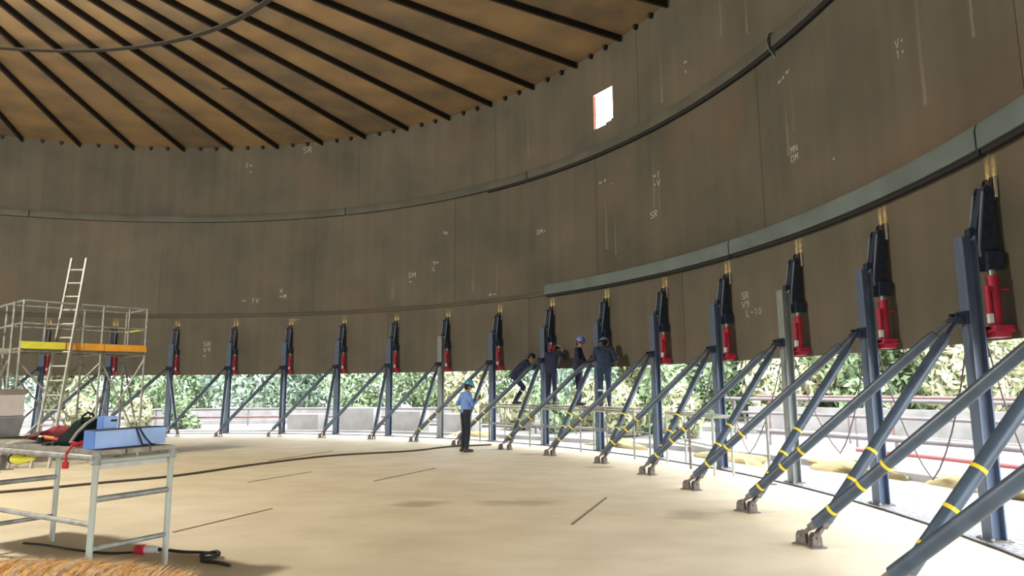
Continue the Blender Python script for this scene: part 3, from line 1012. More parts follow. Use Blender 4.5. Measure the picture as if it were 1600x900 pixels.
def person(label, loc, fwd, J, mats, helmet, group=None):
    """J: joint positions (x right, y forward, z up); mats: (top, legs); one continuous remeshed body"""
    rz = atan2(-fwd[0], fwd[1])
    root = empty('person', loc, rz)
    tag(root, label, 'person', group)
    V = {k: Vector(v) for k, v in J.items() if k != 'strip'}
    top, leg = mats
    S = []          # (a, b, ra, rb, material)
    add = lambda a, b, ra, rb, m: S.append((Vector(a), Vector(b), ra, rb, m))
    pel, ch, nk, hd = V['pelvis'], V['chest'], V['neck'], V['head']
    side = (V['sh_r'] - V['sh_l']).normalized()
    hs = (V['hip_r'] - V['hip_l']).normalized()
    up = (ch - pel).normalized()
    fw = up.cross(side) * -1
    if fw.y < 0 and abs(fw.y) > abs(fw.z): fw = -fw
    # torso: several overlapping volumes so it is wider than deep
    for s in (-1, 1):
        add(pel + hs * s * 0.075, pel + hs * s * 0.07 + up * 0.10, 0.105, 0.10, leg)
        add(pel + hs * s * 0.07 + up * 0.12, ch + side * s * 0.075, 0.105, 0.115, top)
        add(ch + side * s * 0.075, nk + side * s * 0.06 - up * 0.05, 0.115, 0.075, top)
        add(ch + side * s * 0.10 + up * 0.05, V['sh_r' if s > 0 else 'sh_l'], 0.085, 0.072, top)
    add(pel, ch, 0.12, 0.125, top)
    add(pel - up * 0.02, pel + up * 0.06, 0.12, 0.12, leg)
    add(nk - up * 0.02, nk.lerp(hd, 0.45), 0.058, 0.052, M_SKIN)
    add(nk - up * 0.05, nk - up * 0.01, 0.075, 0.064, top)
    # head
    hu = (hd - nk).normalized()
    hf = Vector(J.get('look', (0, 1, 0))).normalized()
    hf = (hf - hu * hf.dot(hu)).normalized()
    hr = hf.cross(hu)
    add(hd + hu * 0.035 - hf * 0.012, hd + hu * 0.04 + hf * 0.012, 0.092, 0.088, M_SKIN)
    add(hd - hu * 0.06 + hf * 0.03, hd + hu * 0.0 + hf * 0.03, 0.055, 0.068, M_SKIN)
    add(hd + hf * 0.095 - hu * 0.015, hd + hf * 0.088 + hu * 0.02, 0.016, 0.010, M_SKIN)
    add(hd + hf * 0.083 - hu * 0.052 - hr * .015, hd + hf * 0.083 - hu * 0.052 + hr * .015, 0.010, 0.010, M_SKIN)
    add(hd - hu * 0.03 - hf * 0.035, hd + hu * 0.04 - hf * 0.03, 0.068, 0.086, M_HAIR)
    for s in (-1, 1):
        add(hd + hr * s * 0.088 - hu * 0.015, hd + hr * s * 0.092 + hu * 0.02, 0.014, 0.018, M_SKIN)
    for sd in ('l', 'r'):
        sg = 1 if sd == 'r' else -1
        sh, el, wr = V['sh_' + sd], V['el_' + sd], V['wr_' + sd]
        add(sh, el, 0.064, 0.047, top)
        fa = (wr - el).normalized()
        add(el, el.lerp(wr, .93), 0.049, 0.036, top)
        add(el.lerp(wr, .9), wr, 0.031, 0.027, M_SKIN)
        # hand: palm, four fingers in two bends, thumb from the side
        hdv = Vector(J.get('hand_' + sd, fa)).normalized()
        acr = hdv.cross(Vector((0, 0, 1)))
        acr = acr.normalized() if acr.length > .1 else Vector((1, 0, 0))
        pn = acr.cross(hdv).normalized()
        p0 = wr + hdv * 0.02
        for q in (-1, 0, 1):
            add(p0 + acr * q * 0.022, p0 + hdv * 0.07 + acr * q * 0.026, 0.019, 0.016, M_SKIN)
        for q, ln in zip((-1.5, -.5, .5, 1.5), (.058, .072, .076, .066)):
            b0 = p0 + hdv * 0.075 + acr * q * 0.021
            b1 = b0 + hdv * ln * .5 - pn * 0.012
            b2 = b1 + hdv * ln * .30 - pn * 0.03
            add(b0, b1, .0105, .010, M_SKIN)
            add(b1, b2, .010, .0085, M_SKIN)
        tb = p0 + hdv * 0.02 - acr * sg * 0.035
        t1 = tb + hdv * 0.035 - acr * sg * 0.022 - pn * .01
        add(tb, t1, .013, .012, M_SKIN)
        add(t1, t1 + hdv * 0.035 - pn * 0.012, .0115, .009, M_SKIN)
        # leg
        hp, kn, an = V['hip_' + sd], V['kn_' + sd], V['an_' + sd]
        add(hp, kn, 0.094, 0.066, leg)
        add(kn, kn.lerp(an, .35), 0.066, 0.066, leg)
        add(kn.lerp(an, .35), kn.lerp(an, .92), 0.066, 0.056, leg)
        if J.get('strip'):
            add(kn.lerp(an, .27), kn.lerp(an, .30), 0.069, 0.069, M_REFL)
        tf = Vector(J.get('toe_' + sd, (0, 1, 0))).normalized()
        he = an + Vector((0, 0, -0.055))
        add(an + Vector((0, 0, .03)), an + Vector((0, 0, -.03)), 0.05, 0.046, M_BOOT)
        add(he - tf * 0.045, he + tf * 0.07, 0.043, 0.042, M_BOOT)
        add(he + tf * 0.07, he + tf * 0.16 - Vector((0, 0, .008)), 0.044, 0.034, M_BOOT)
    mb = MB()
    for (a, b, ra, rb, m) in S:
        capsule(mb, a, b, ra, rb)
    tmp = bpy.data.objects.new('tmp', mb.mesh('tmp', M_SKIN))
    COL.objects.link(tmp)
    md = tmp.modifiers.new('remesh', 'REMESH'); md.mode = 'VOXEL'; md.voxel_size = 0.0105
    ms = tmp.modifiers.new('smooth', 'SMOOTH'); ms.factor = 0.4; ms.iterations = 2
    dg = bpy.context.evaluated_depsgraph_get()
    me = bpy.data.meshes.new_from_object(tmp.evaluated_get(dg))
    old = tmp.data
    bpy.data.objects.remove(tmp)
    bpy.data.meshes.remove(old)
    me.name = 'body'
    zmin = min(v.co.z for v in me.vertices)
    me.materials.clear()
    ml = []
    for s in S:
        if s[4] not in ml: ml.append(s[4])
    for m in ml: me.materials.append(m)
    # folds of cloth: small displacement, then a material for every face from the nearest limb
    import numpy as np
    nf = len(me.polygons)
    cen = np.empty(nf * 3, 'f'); me.polygons.foreach_get('center', cen); cen = cen.reshape(-1, 3)
    best = np.full(nf, 1e9); idx = np.zeros(nf, 'i')
    for (a, b, ra, rb, m) in S:
        a_, d_ = np.array(a), np.array(b - a)
        l2 = max(1e-9, float(d_ @ d_))
        tt = np.clip(((cen - a_) @ d_) / l2, 0, 1)
        dist = np.linalg.norm(cen - a_ - tt[:, None] * d_, axis=1) - (ra + (rb - ra) * tt)
        if m is M_REFL: dist = np.where(np.abs(((cen - a_) @ d_) / l2 - .5) < 1.6, dist - 0.006, 9.0)
        k = dist < best
        best[k] = dist[k]; idx[k] = ml.index(m)
    me.polygons.foreach_set('material_index', idx)
    me.shade_smooth()
    body = bpy.data.objects.new('body', me)
    body.parent = root
    COL.objects.link(body)
    body.location.z = -zmin
    off = Vector((0, 0, -zmin))
    # eyes
    for s in (-1, 1):
        e = MB()
        e.ball(hd + hf * 0.083 + hr * s * 0.032 + hu * 0.022 + off, 0.011, 8)
        e.build('eye', M_BLACK, root)
    Mh = Matrix((hr, hf, hu)).transposed()
    if helmet == 'hair':
        h = MB()
        prof = [(0.104 * cos(a), 0.104 * sin(a) * 1.02) for a in [i * pi / 2 / 8 for i in range(-2, 9)]]
        prof = [(max(r, 0.001), z) for r, z in prof]
        h.lathe(prof, 20, hd + hu * 0.045 - hf * 0.016 + off, Mh)
        h.build('hair', M_HAIR, root, smooth=60)
    else:
        h = MB()
        prof = [(0.112, -0.012), (0.118, -0.012)] + [(0.118 * cos(a), 0.122 * sin(a)) for a in [i * pi / 2 / 8 for i in range(0, 8)]] + [(0.001, 0.122)]
        h.lathe(prof, 24, hd + hu * 0.06 + off, Mh)
        # peak at the front, narrow rim elsewhere
        vs, fs = [], []
        for j in range(24):
            a = 2 * pi * j / 24
            ex = 0.015 + 0.05 * max(0, sin(a)) ** 2
            for r, z in ((0.112, 0.0), (0.118 + ex, -0.012 - ex * .25), (0.118 + ex, -0.018 - ex * .25), (0.112, -0.012)):
                vs.append(Mh @ Vector((r * cos(a), r * sin(a), z)) + hd + hu * 0.06 + off)
        for j in range(24):
            j2 = (j + 1) % 24
            for q in range(4):
                q2 = (q + 1) % 4
                fs.append((j * 4 + q, j * 4 + q2, j2 * 4 + q2, j2 * 4 + q))
        h.add(vs, fs)
        r_ = h
        hl = r_.build('safety_helmet', helmet, root, smooth=40)
        h2 = MB()
        h2.bar(hd + hu * 0.182 - hf * 0.06 + off, hd + hu * 0.182 + hf * 0.06 + off, 0.03, 0.01, hu)
        h2.build('helmet_ridge', helmet, hl)
        h3 = MB()
        h3.lathe([(0.097, -0.06), (0.101, -0.06), (0.101, 0.0), (0.097, 0.0)], 18, hd + hu * 0.06 - hf * 0.008 + off, Mh)
        h3.build('hair', M_HAIR, root)
    return root


def stand(**kw):
    J = dict(pelvis=(0, 0, .95), chest=(0, .02, 1.27), neck=(0, .03, 1.47), head=(0, .06, 1.60), sh_l=(-.18, .01, 1.41), sh_r=(.18, .01, 1.41),
             hip_l=(-.09, 0, .90), hip_r=(.09, 0, .90), kn_l=(-.10, .02, .49), kn_r=(.10, .02, .49), an_l=(-.11, -.02, .09), an_r=(.11, -.02, .09))
    J.update(kw)
    return J


# supervisor standing on the floor, hands raised in front of the chest
person('man in light blue shirt and dark trousers standing on the floor, teal helmet', (-1.19, 17.45, 0), (0.86, 0.50),
       stand(el_l=(-.32, -.08, 1.16), wr_l=(-.14, .17, 1.22), hand_l=(.45, .8, .35), el_r=(.27, .06, 1.15), wr_r=(.10, .28, 1.26), hand_r=(-.4, .8, .4),
             look=(0.05, 1, -.35), head=(0.0, .08, 1.60)), (M_SHIRT, M_TROU), M_HTEAL)
ob = MB()
ob.box((0, 0, 0), (.075, .012, .15), M=Matrix.Rotation(-0.7, 3, 'X'))
o = ob.build('mobile_phone', M_BLACK)
fwv = Vector((0.86, 0.50, 0)); rtv = Vector((0.50, -0.86, 0))
o.location = Vector((-1.19, 17.45, 1.315)) + fwv * .385 - rtv * 0.01
o.rotation_euler = (0, 0, atan2(-.86, .5))
tag(o, 'dark handheld phone held up by the man in the light blue shirt', 'phone')

PZ = 1.115     # top of the work platform


def at_idx(i, inset, z=0.0):
    return pt(T0 + DT * i, R - inset, z)


def rad(i):
    t = T0 + DT * i
    return Vector((sin(t), cos(t), 0)), Vector((cos(t), -sin(t), 0))


ro, ta = rad(8.70)
person('worker in navy coverall crouching forward at the left end of the platform', at_idx(8.66, .66, PZ), (.98, .15),
       stand(pelvis=(0, -.14, .80), chest=(0, .10, 1.06), neck=(0, .24, 1.22), head=(0, .35, 1.29), look=(0, 1, -.35), sh_l=(-.18, .18, 1.17), sh_r=(.18, .18, 1.17),
             hip_l=(-.09, -.14, .76), hip_r=(.09, -.14, .76), kn_l=(-.11, .14, .46), kn_r=(.11, .12, .46), an_l=(-.12, -.08, .09), an_r=(.12, -.14, .09),
             el_l=(-.24, .34, 1.00), wr_l=(-.14, .54, 1.10), el_r=(.24, .34, .98), wr_r=(.13, .55, 1.08), strip=1), (M_NAVY, M_NAVY), 'hair')
ro, ta = rad(9.24)
person('stout worker in navy coverall seen from behind, head bowed into the jack', at_idx(9.26, .62, PZ), (.62, .78),
       stand(chest=(0, .05, 1.25), neck=(0, .15, 1.42), head=(0, .27, 1.47), look=(0, .7, -.8), sh_l=(-.20, .10, 1.38), sh_r=(.20, .10, 1.38),
             el_l=(-.27, .26, 1.18), wr_l=(-.16, .40, 1.32), el_r=(.26, .26, 1.20), wr_r=(.14, .41, 1.36), strip=0), (M_NAVY, M_NAVY), M_HWHITE)
ro, ta = rad(9.79)
person('worker in blue helmet turned right, leaning hands towards the post', at_idx(9.76, .60, PZ), (.93, -.30),
       stand(look=(0.35, 1, -.25), el_l=(-.25, .12, 1.12), wr_l=(-.10, .36, 1.10), el_r=(.27, .06, 1.14), wr_r=(.17, .32, 1.08), strip=1), (M_NAVY, M_NAVY), M_HBLUE)
ro, ta = rad(10.31)
person('worker in pale blue helmet facing the wall, rightmost on the platform', at_idx(10.27, .66, PZ), (.15, .98),
       stand(chest=(0, .05, 1.26), neck=(0, .12, 1.44), head=(0, .20, 1.53), look=(-.1, .8, -.6), sh_l=(-.19, .06, 1.39), sh_r=(.19, .06, 1.39),
             el_l=(-.27, .22, 1.16), wr_l=(-.16, .38, 1.22), el_r=(.30, .02, 1.13), wr_r=(.16, .22, 1.05), strip=1), (M_NAVY2, M_NAVY2), M_HPALE)

# ------------------------------------------------------------------ work platform under the workers
pf = empty('work_platform', at_idx(9.5, .75))
tag(pf, 'low scaffold platform of planks carrying the four workers', 'platform')
pinv = -at_idx(9.5, .75)


def padd(name, m, fn, parent=pf, **k):
    mb = MB(); fn(mb)
    return mb.build(name, m, parent, **k)


seg = [8.05, 9.03, 10.0, 10.98]
for a, b in zip(seg[:-1], seg[1:]):
    for ins in (.88, .66):
        A_, B_ = at_idx(a + .02, ins, PZ - .022) + pinv, at_idx(b - .02, ins, PZ - .022) + pinv
        padd('plank', M_PLANK, lambda mb: mb.bar(A_, B_, .205, .044))
for i in seg:
    P0, P1 = at_idx(i, .99) + pinv, at_idx(i, .56) + pinv
    padd('bearer_tube', M_GALVG, lambda mb: mb.tube(P0 + Vector((0, 0, PZ - .07)), P1 + Vector((0, 0, PZ - .07)), .024))
    for q in (P0, P1):
        padd('leg', M_GALV, lambda mb: mb.tube(q, q + Vector((0, 0, PZ - .05)), .022))
for a, b in zip(seg[:-1], seg[1:]):
    for ins in (.99, .56):
        padd('side_rail', M_GALVG, lambda mb: mb.tube(at_idx(a, ins, PZ - .10) + pinv, at_idx(b, ins, PZ - .10) + pinv, .022))
        padd('lower_rail', M_GALV, lambda mb: mb.tube(at_idx(a, ins, .55) + pinv, at_idx(b, ins, .55) + pinv, .014))
    padd('leg', M_GALV, lambda mb: mb.tube(at_idx((a + b) / 2, .99) + pinv, at_idx((a + b) / 2, .99, PZ - .10) + pinv, .016))

# second low stand right of the platform
st = empty('tube_stand', (3.66, 13.7, 0))
tag(st, 'empty low tube stand on the floor right of the worker platform', 'stand')
c = [Vector((-.40, 1.08, 0)), Vector((.02, 1.18, 0)), Vector((.32, -1.02, 0)), Vector((-.02, -1.02, 0))]
for q in c:
    mb = MB(); mb.tube(q, q + Vector((0, 0, 1.04)), .024); mb.build('leg', M_GALVG, st)
for j in range(4):
    for z, r_ in ((1.04, .03), (.45, .018)):
        mb = MB(); mb.tube(c[j] + Vector((0, 0, z)), c[(j + 1) % 4] + Vector((0, 0, z)), r_); mb.build('rail', M_GALVG, st)
mb = MB(); mb.tube((-.19, 0, 0), (-.19, 0, 1.0), .024); mb.build('leg', M_FOOT, st)
st = empty('stanchion', (4.22, 11.55, 0))
tag(st, 'single thin grey tube post standing left of the light grey jacking post', 'post')
mb = MB(); mb.tube((0, 0, .02), (0, 0, 1.10), .026); mb.build('tube', M_GALV, st)
mb = MB(); mb.box((0, 0, .011), (.16, .16, .02)); mb.build('base_plate', M_FOOT, st)
mb = MB(); mb.tube((0, 0, 1.08), (-.35, .9, 1.03), .018); mb.build('rail', M_GALV, st)

# ------------------------------------------------------------------ scaffold tower with ladder
sc = empty('scaffold_tower', (-9.96, 15.64, 0), .871)
tag(sc, 'tall tube scaffold tower with orange toe boards and guard rails', 'scaffold')
PLZ = 2.50


def T(name, a, b, r_=.024, m=None, parent=sc):
    mb = MB(); mb.tube(a, b, r_, n=10)
    return mb.build(name, m or M_GALV, parent, smooth=40)


xs = [-1.24, .30, 1.24]
ys = [-.6, .6]
for x in xs:
    for y in ys:
        T('leg', (x, y, 0.02), (x, y, PLZ + (1.0 if x != .33 else .95)))
        mb = MB(); mb.box((x, y, .012), (.15, .15, .02)); mb.build('base_plate', M_FOOT, sc)
for y in ys:
    for z in (PLZ - .08, PLZ + .50, PLZ + .98):
        T('guard_rail' if z > PLZ else 'ledger', (xs[0], y, z), (xs[2], y, z), .021)
    T('ledger', (xs[0], y, .35), (xs[2], y, .35), .021)
    T('diagonal_brace', (xs[0], y, .4), (xs[1], y, PLZ - .3), .02)
    T('diagonal_brace', (xs[0], y + .03, PLZ - .3), (xs[1], y + .03, .4), .02)
    T('diagonal_brace', (xs[1], y, .4), (xs[2], y, PLZ - .2), .02)
    T('diagonal_brace', (xs[1], y + .03, PLZ - .2), (xs[2], y + .03, .4), .02)
for x in xs:
    for z in (.35, PLZ - .1):
        T('transom', (x, ys[0], z), (x, ys[1], z), .021)
    if x != xs[1]:
        for z in (PLZ + .5, PLZ + .98):
            T('guard_rail', (x, ys[0], z), (x, ys[1], z), .021, M_GALV if x < 0 else (M_TOEY if z < 3.2 else M_GALV))
        T('diagonal_brace', (x, ys[0], .4), (x, ys[1], PLZ - .2), .02)
for x in (-.82, -.15, .85):
    T('guard_post', (x, -.6, PLZ - .1), (x, -.6, PLZ + 1.0), .019)
for j in range(4):
    mb = MB(); mb.box((0, -.45 + .30 * j, PLZ - .03), (2.5, .285, .045)); mb.build('deck_plank', M_PLANK, sc)
for a, b, m in [(-1.24, -.42, M_TOEY), (-.40, -.06, M_TOE), (-.05, .345, M_TOE), (.355, 1.26, M_TOE)]:
    mb = MB(); mb.box(((a + b) / 2, -.635, PLZ + .045), (b - a - .01, .03, .15)); mb.build('toe_board', m, sc)
mb = MB(); mb.box((1.275, 0, PLZ + .045), (.03, 1.2, .15)); mb.build('toe_board', M_PLANK, sc)

sb = empty('scaffold_bay', (-11.80, 14.62, 0), 2.442)
tag(sb, 'plain scaffold bay with pale deck planks at the left picture edge', 'scaffold')
for x in (-1.2, 1.2):
    for y in (-.6, .6):
        T('leg', (x, y, 0.0), (x, y, PLZ + .95), parent=sb)
    for z in (.4, PLZ - .12):
        T('transom', (x, -.6, z), (x, .6, z), .021, parent=sb)
for y in (-.6, .6):
    for z in (PLZ - .12, PLZ + .45, PLZ + .93):
        T('guard_rail' if z > PLZ else 'ledger', (-1.2, y, z), (1.2, y, z), .022, parent=sb)
    T('diagonal_brace', (-1.2, y, .5), (1.2, y, PLZ - .3), .022, parent=sb)
    T('diagonal_brace', (-1.2, y + .03, PLZ - .3), (1.2, y + .03, .5), .022, parent=sb)
for j in range(4):
    mb = MB(); mb.box((0, -.45 + .30 * j, PLZ - .06), (2.36, .285, .05)); mb.build('deck_plank', M_ALU, sb)

la = empty('ladder', (-9.79, 14.5, 0))
tag(la, 'long aluminium ladder leaning against the scaffold tower', 'ladder')
for s in (-1, 1):
    mb = MB(); mb.bar((s * .185, 0, 0.0), (s * .165 - .02, .74, 4.55), .035, .075, (0, 1, 0)); mb.build('stile', M_ALU, la)
for k in range(14):
    f_ = (0.25 + .31 * k) / 4.55
    mb = MB(); mb.tube((-.18 - .02 * f_, .74 * f_, 4.55 * f_), (.18 - .02 * f_, .74 * f_, 4.55 * f_), .017, n=8); mb.build('rung', M_ALU, la)

# ------------------------------------------------------------------ work table of scaffold tube with clutter
TA = Vector((.50, .866, 0))        # short side (towards the back right)
TB = Vector((-.866, .50, 0))       # long side (towards the left)
TM = Vector((-3.62, 6.08, 0))      # nearest corner
TWI, TLN, THT = .70, 1.98, 1.03
tb = empty('work_table', TM)
tag(tb, 'work table of scaffold tubes and planks in the left foreground', 'table')


def tp(a, b, z=0.0):
    return TA * a + TB * b + Vector((0, 0, z))


def T2(name, a, b, r_=.024, m=None):
    mb = MB(); mb.tube(a, b, r_, n=12)
    return mb.build(name, m or M_GALVG, tb, smooth=40)


for a, b in ((0, 0), (TWI, 0), (0, TLN), (TWI, TLN), (0, 2.8)):
    lg = T2('leg', tp(a, b, 0.0), tp(a, b, THT + .02), .027)
    mb = MB(); mb.tube(tp(a, b, THT - .06), tp(a, b, THT + .05), .036, n=12); mb.tube(tp(a - .05, b, THT), tp(a + .06, b, THT), .02, n=8); mb.build('coupler', M_GALV, lg)
for b in (0, TLN):
    for z in (.27, .68):
        T2('end_rail', tp(0, b, z), tp(TWI, b, z), .022 if z < .5 else .026, M_GALV)
    T2('end_rail', tp(-.05, b, THT - .03), tp(TWI + .05, b, THT - .03), .024)
T2('long_rail', tp(0, 0, .47), tp(0, TLN, .47), .022, M_GALV)
T2('long_rail', tp(0, -.03, THT), tp(0, 2.85, THT), .027, M_GALV)
T2('long_rail', tp(TWI, -.03, THT), tp(TWI, 2.85, THT), .024, M_GALV)
for j, (o0, w) in enumerate([(.125, .21), (.35, .21), (.575, .21)]):
    mb = MB(); mb.bar(tp(o0, -.04, THT + .045), tp(o0, 3.05, THT + .045), w, .04); mb.build('plank', M_PLANK, tb)
mb = MB(); mb.bar(tp(.02, .03, THT - .075), tp(TWI + .02, .03, THT - .075), .05, .045); mb.build('cross_bar', M_ALU, tb)
TZ = THT + .066
M_BOXB = mat('blue_box_paint', (0.34, 0.50, 0.82, 1), 0.4, noise=0.2, scale=5)
M_BOXD = mat('blue_box_end', (0.06, 0.20, 0.62, 1), 0.4, noise=0.2, scale=5)


def tw(a, b, z=0.0):
    return TM + tp(a, b, z)


# long blue steel box lying across the right end of the table
bx = empty('steel_box', tw(.36, .17, TZ), atan2(TA.y, TA.x) + 0.10)
tag(bx, 'long pale blue steel box lying across the right end of the table', 'box')
mb = MB(); mb.box((0, 0, .085), (.72, .14, .155)); mb.build('body', M_BOXB, bx, bevel=.004)
mb = MB(); mb.box((-.363, 0, .085), (.008, .142, .158)); mb.build('end_cover', M_BOXD, bx)
mb = MB(); mb.box((.372, 0, .07), (.025, .06, .09)); mb.build('end_bracket', M_BOXD, bx, bevel=.003)
mb = MB(); mb.box((0, 0, .167), (.72, .15, .008)); mb.build('lid', M_DBLUE, bx)
mb = MB(); mb.poly([(.02, -.03, .175), (.03, -.075, .172), (.06, -.082, .10), (.10, -.085, .012), (.13, -.11, .008)], .008, 8); mb.build('strap', M_BLACK, bx)
mb = MB(); mb.poly([(.04, -.03, .175), (.06, -.078, .17), (.13, -.084, .07), (.19, -.09, .012), (.2, -.12, .008)], .007, 8); mb.build('strap', M_BLACK, bx)
b2 = empty('control_box', tw(.36, .50, TZ), atan2(TA.y, TA.x) + 0.05)
tag(b2, 'small blue control box with dark slot, standing behind the long blue box', 'box')
mb = MB(); mb.box((0, 0, .135), (.14, .09, .27)); mb.build('body', M_BOXB, b2, bevel=.004)
mb = MB(); mb.box((-.073, 0, .135), (.006, .092, .268)); mb.build('end_cover', M_BOXD, b2)
mb = MB(); mb.box((.03, -.047, .23), (.06, .006, .02)); mb.build('slot', M_BLACK, b2)

# green-black jerry bag with pale stripe
hb = empty('tool_bag', tw(.28, .82, TZ), atan2(TA.y, TA.x) + .2)
tag(hb, 'slumped dark green tool bag with pale piping beside the blue boxes', 'bag')
pp = [(-.16, .0), (.20, .0), (.24, .06), (.20, .20), (.10, .26), (.0, .22), (-.10, .12), (-.17, .04)]
mb = prism(pp, -.09, .09)
mb.v = [(y, x, z) for (x, y, z) in mb.v]
mb.build('body', mat('bag_green', (0.012, 0.024, 0.020, 1), .9, noise=.4, scale=9, spec=.05), hb, bevel=.02)
mb = MB(); mb.poly([(-.17, -.095, .03), (-.11, -.1, .12), (-.02, -.1, .20), (.09, -.1, .265)], .014, 8); mb.build('piping', M_ALU, hb, smooth=40)
mb = MB(); mb.poly([(-.02, -.03, .21), (0, -.02, .27), (.07, .0, .30), (.13, .0, .28), (.14, .0, .24)], .012, 8); mb.build('handle', M_BLACK, hb, smooth=40)


def heap(name, label, cat, loc, sx, sy, sz, m, seed, n=18):
    """crumpled cloth heap: noisy dome"""
    rnd = random.Random(seed)
    ph = [(rnd.uniform(2, 7), rnd.uniform(2, 7), rnd.uniform(0, 6), rnd.uniform(.05, .2)) for _ in range(6)]
    mb = MB()
    vs, fs = [], []
    rings = 9
    for i in range(rings + 1):
        u = i / rings
        for j in range(n):
            a = 2 * pi * j / n
            k = 1 + sum(q[3] * sin(q[0] * u + q[1] * a // 1 + q[2] + a * round(q[1])) for q in ph) * .8
            r = sin(u * pi / 2) * k
            z = max(0.0, cos(u * pi / 2) * (1 + .25 * sin(3 * a + ph[0][2]) * u + .2 * k - .2)) if i < rings else 0.0
            vs.append((sx * r * cos(a), sy * r * sin(a), sz * z))
    for i in range(rings):
        for j in range(n):
            j2 = (j + 1) % n
            fs.append((i * n + j, (i + 1) * n + j, (i + 1) * n + j2, i * n + j2))
    fs.append(tuple(rings * n + j for j in range(n)))
    mb.add(vs, fs)
    o = mb.build(name, m, None, smooth=60)
    o.location = loc
    tag(o, label, cat)
    return o


heap('red_cloth', 'crumpled red and maroon cloth heap at the left of the table', 'cloth', tw(.44, 1.50, TZ), .18, .14, .15, mat('red_cloth', (.36, .035, .05, 1), .9, col2=(.06, .015, .015, 1), scale=11), 3)
heap('brown_sling', 'dark brown lifting sling heaped on the far side of the table', 'sling', tw(.50, 1.86, TZ), .18, .13, .09, mat('brown_sling', (.05, .025, .02, 1), .9, col2=(.13, .04, .03, 1), scale=14), 5)
heap('dark_glove_pile', 'black work glove pile in the middle of the table', 'gloves', tw(.44, 1.17, TZ), .14, .11, .11, mat('dark_glove', (.03, .02, .02, 1), .9, col2=(.2, .03, .04, 1), scale=12), 8)
heap('grey_rag', 'pale grey rag at the front edge of the table', 'rag', tw(.10, 1.48, TZ), .14, .07, .035, mat('grey_rag', (.38, .37, .32, 1), .9, noise=.4, scale=9), 11)
heap('black_rag', 'small black rag beneath the orange wrench handle', 'rag', tw(.12, .98, TZ), .09, .06, .035, mat('black_rag', (.02, .03, .025, 1), .9, noise=.4, scale=9), 14)

wr_ = empty('wrench', tw(.20, 1.12, TZ + .035), atan2(TB.y, TB.x) - .15)
tag(wr_, 'orange handled wrench lying along the table front', 'tool')
mb = MB(); mb.poly([(-.02, 0, .02), (.02, 0, .02), (.26, 0, .02), (.27, 0, .02)], [.008, .017, .019, .01], 10); mb.build('handle', mat('orange_handle', (.75, .20, .04, 1), .5), wr_, smooth=40)
mb = MB(); mb.bar((-.02, 0, .02), (-.12, 0, .02), .022, .018); mb.box((-.14, .0, .02), (.05, .06, .02)); mb.box((-.17, .02, .02), (.04, .018, .02)); mb.box((-.17, -.02, .02), (.04, .018, .02))
mb.build('jaw', mat('red_steel', (.4, .05, .05, 1), .5), wr_)
sp = empty('socket', tw(.16, 1.28, TZ))
tag(sp, 'small black socket head between rag and wrench', 'tool')
mb = MB(); mb.tube((0, 0, 0), (0, 0, .065), .03, n=16); mb.build('body', M_BLACK, sp, smooth=40)
mb = MB(); mb.tube((0, 0, .065), (0, 0, .08), .02, n=16); mb.build('collar', M_CHROME, sp, smooth=40)

# red lashing strap: coils on the table, one end hangs over the front rail
rs = empty('lashing_strap', tw(.12, .44, TZ))
tag(rs, 'red lashing strap coiled on the table with its end hanging over the rail', 'strap')
rnd = random.Random(4)
M_RSTRAP = mat('red_strap', (.52, .03, .05, 1), .8)
pts = [Vector((rnd.uniform(-.11, .11), rnd.uniform(-.06, .06), .012 + .05 * rnd.random())) for _ in range(26)]
cr = []
for i in range(len(pts) - 3):
    for k in range(4):
        u = k / 4
        p0, p1, p2, p3 = pts[i:i + 4]
        cr.append(.5 * ((2 * p1) + (p2 - p0) * u + (2 * p0 - 5 * p1 + 4 * p2 - p3) * u * u + (3 * p1 - p0 - 3 * p2 + p3) * u ** 3))
mb = MB(); mb.poly(cr, .009, 6); mb.build('coil', M_RSTRAP, rs, smooth=60)
e0 = tp(-.10, .0, 0); e1 = tp(-.145, 0, 0)
mb = MB()
mb.poly([Vector((0, 0, .03)), e0 + Vector((0, 0, .02)), e1 + Vector((0, 0, -.04)), e1 + Vector((0, 0, -.10)), e1 + Vector((.01, 0, -.14))], .011, 8); mb.build('hanging_end', M_RSTRAP, rs, smooth=60)
mb = MB(); mb.box(e1 + Vector((0, 0, -.145)), (.05, .02, .06)); mb.build('buckle', M_RSTRAP, rs)

# yellow torch and a grey clamp hung under the planks
yl = empty('hand_lamp', tw(.05, 1.38, TZ - .145), atan2(TB.y, TB.x) + pi)
tag(yl, 'yellow hand lamp hung under the front rail of the table', 'lamp')
mb = MB(); mb.poly([(-.14, 0, .0), (-.13, 0, 0), (.02, 0, 0), (.05, 0, 0), (.13, 0, .01), (.20, 0, .015), (.24, 0, .015)], [.03, .045, .045, .035, .026, .022, .01], 14); mb.build('body', mat('lamp_yellow', (.72, .68, .04, 1), .45), yl, smooth=40)
mb = MB(); mb.tube((-.145, 0, 0), (-.17, 0, 0), .047, n=14); mb.build('bezel', M_BLACK, yl, smooth=40)
mb = MB(); mb.tube((0, 0, .04), (0, .02, .12), .006, n=6); mb.tube((.06, 0, .03), (.06, .02, .12), .006, n=6); mb.tube((0, .02, .12), (.06, .02, .12), .006, n=6); mb.build('hook', M_BLACK, yl)
gc = empty('beam_clamp', tw(.05, 1.80, TZ - .20), atan2(TB.y, TB.x))
tag(gc, 'dark grey beam clamp hung at the far left under the table rail', 'clamp')
mb = MB(); mb.box((0, 0, .06), (.16, .05, .03)); mb.box((-.07, 0, .0), (.03, .05, .13)); mb.box((.07, 0, .0), (.03, .05, .13)); mb.build('frame', M_FOOT, gc)
mb = MB(); mb.tube((0, 0, -.09), (0, 0, .16), .014, n=10); mb.build('screw', M_CHROME, gc)
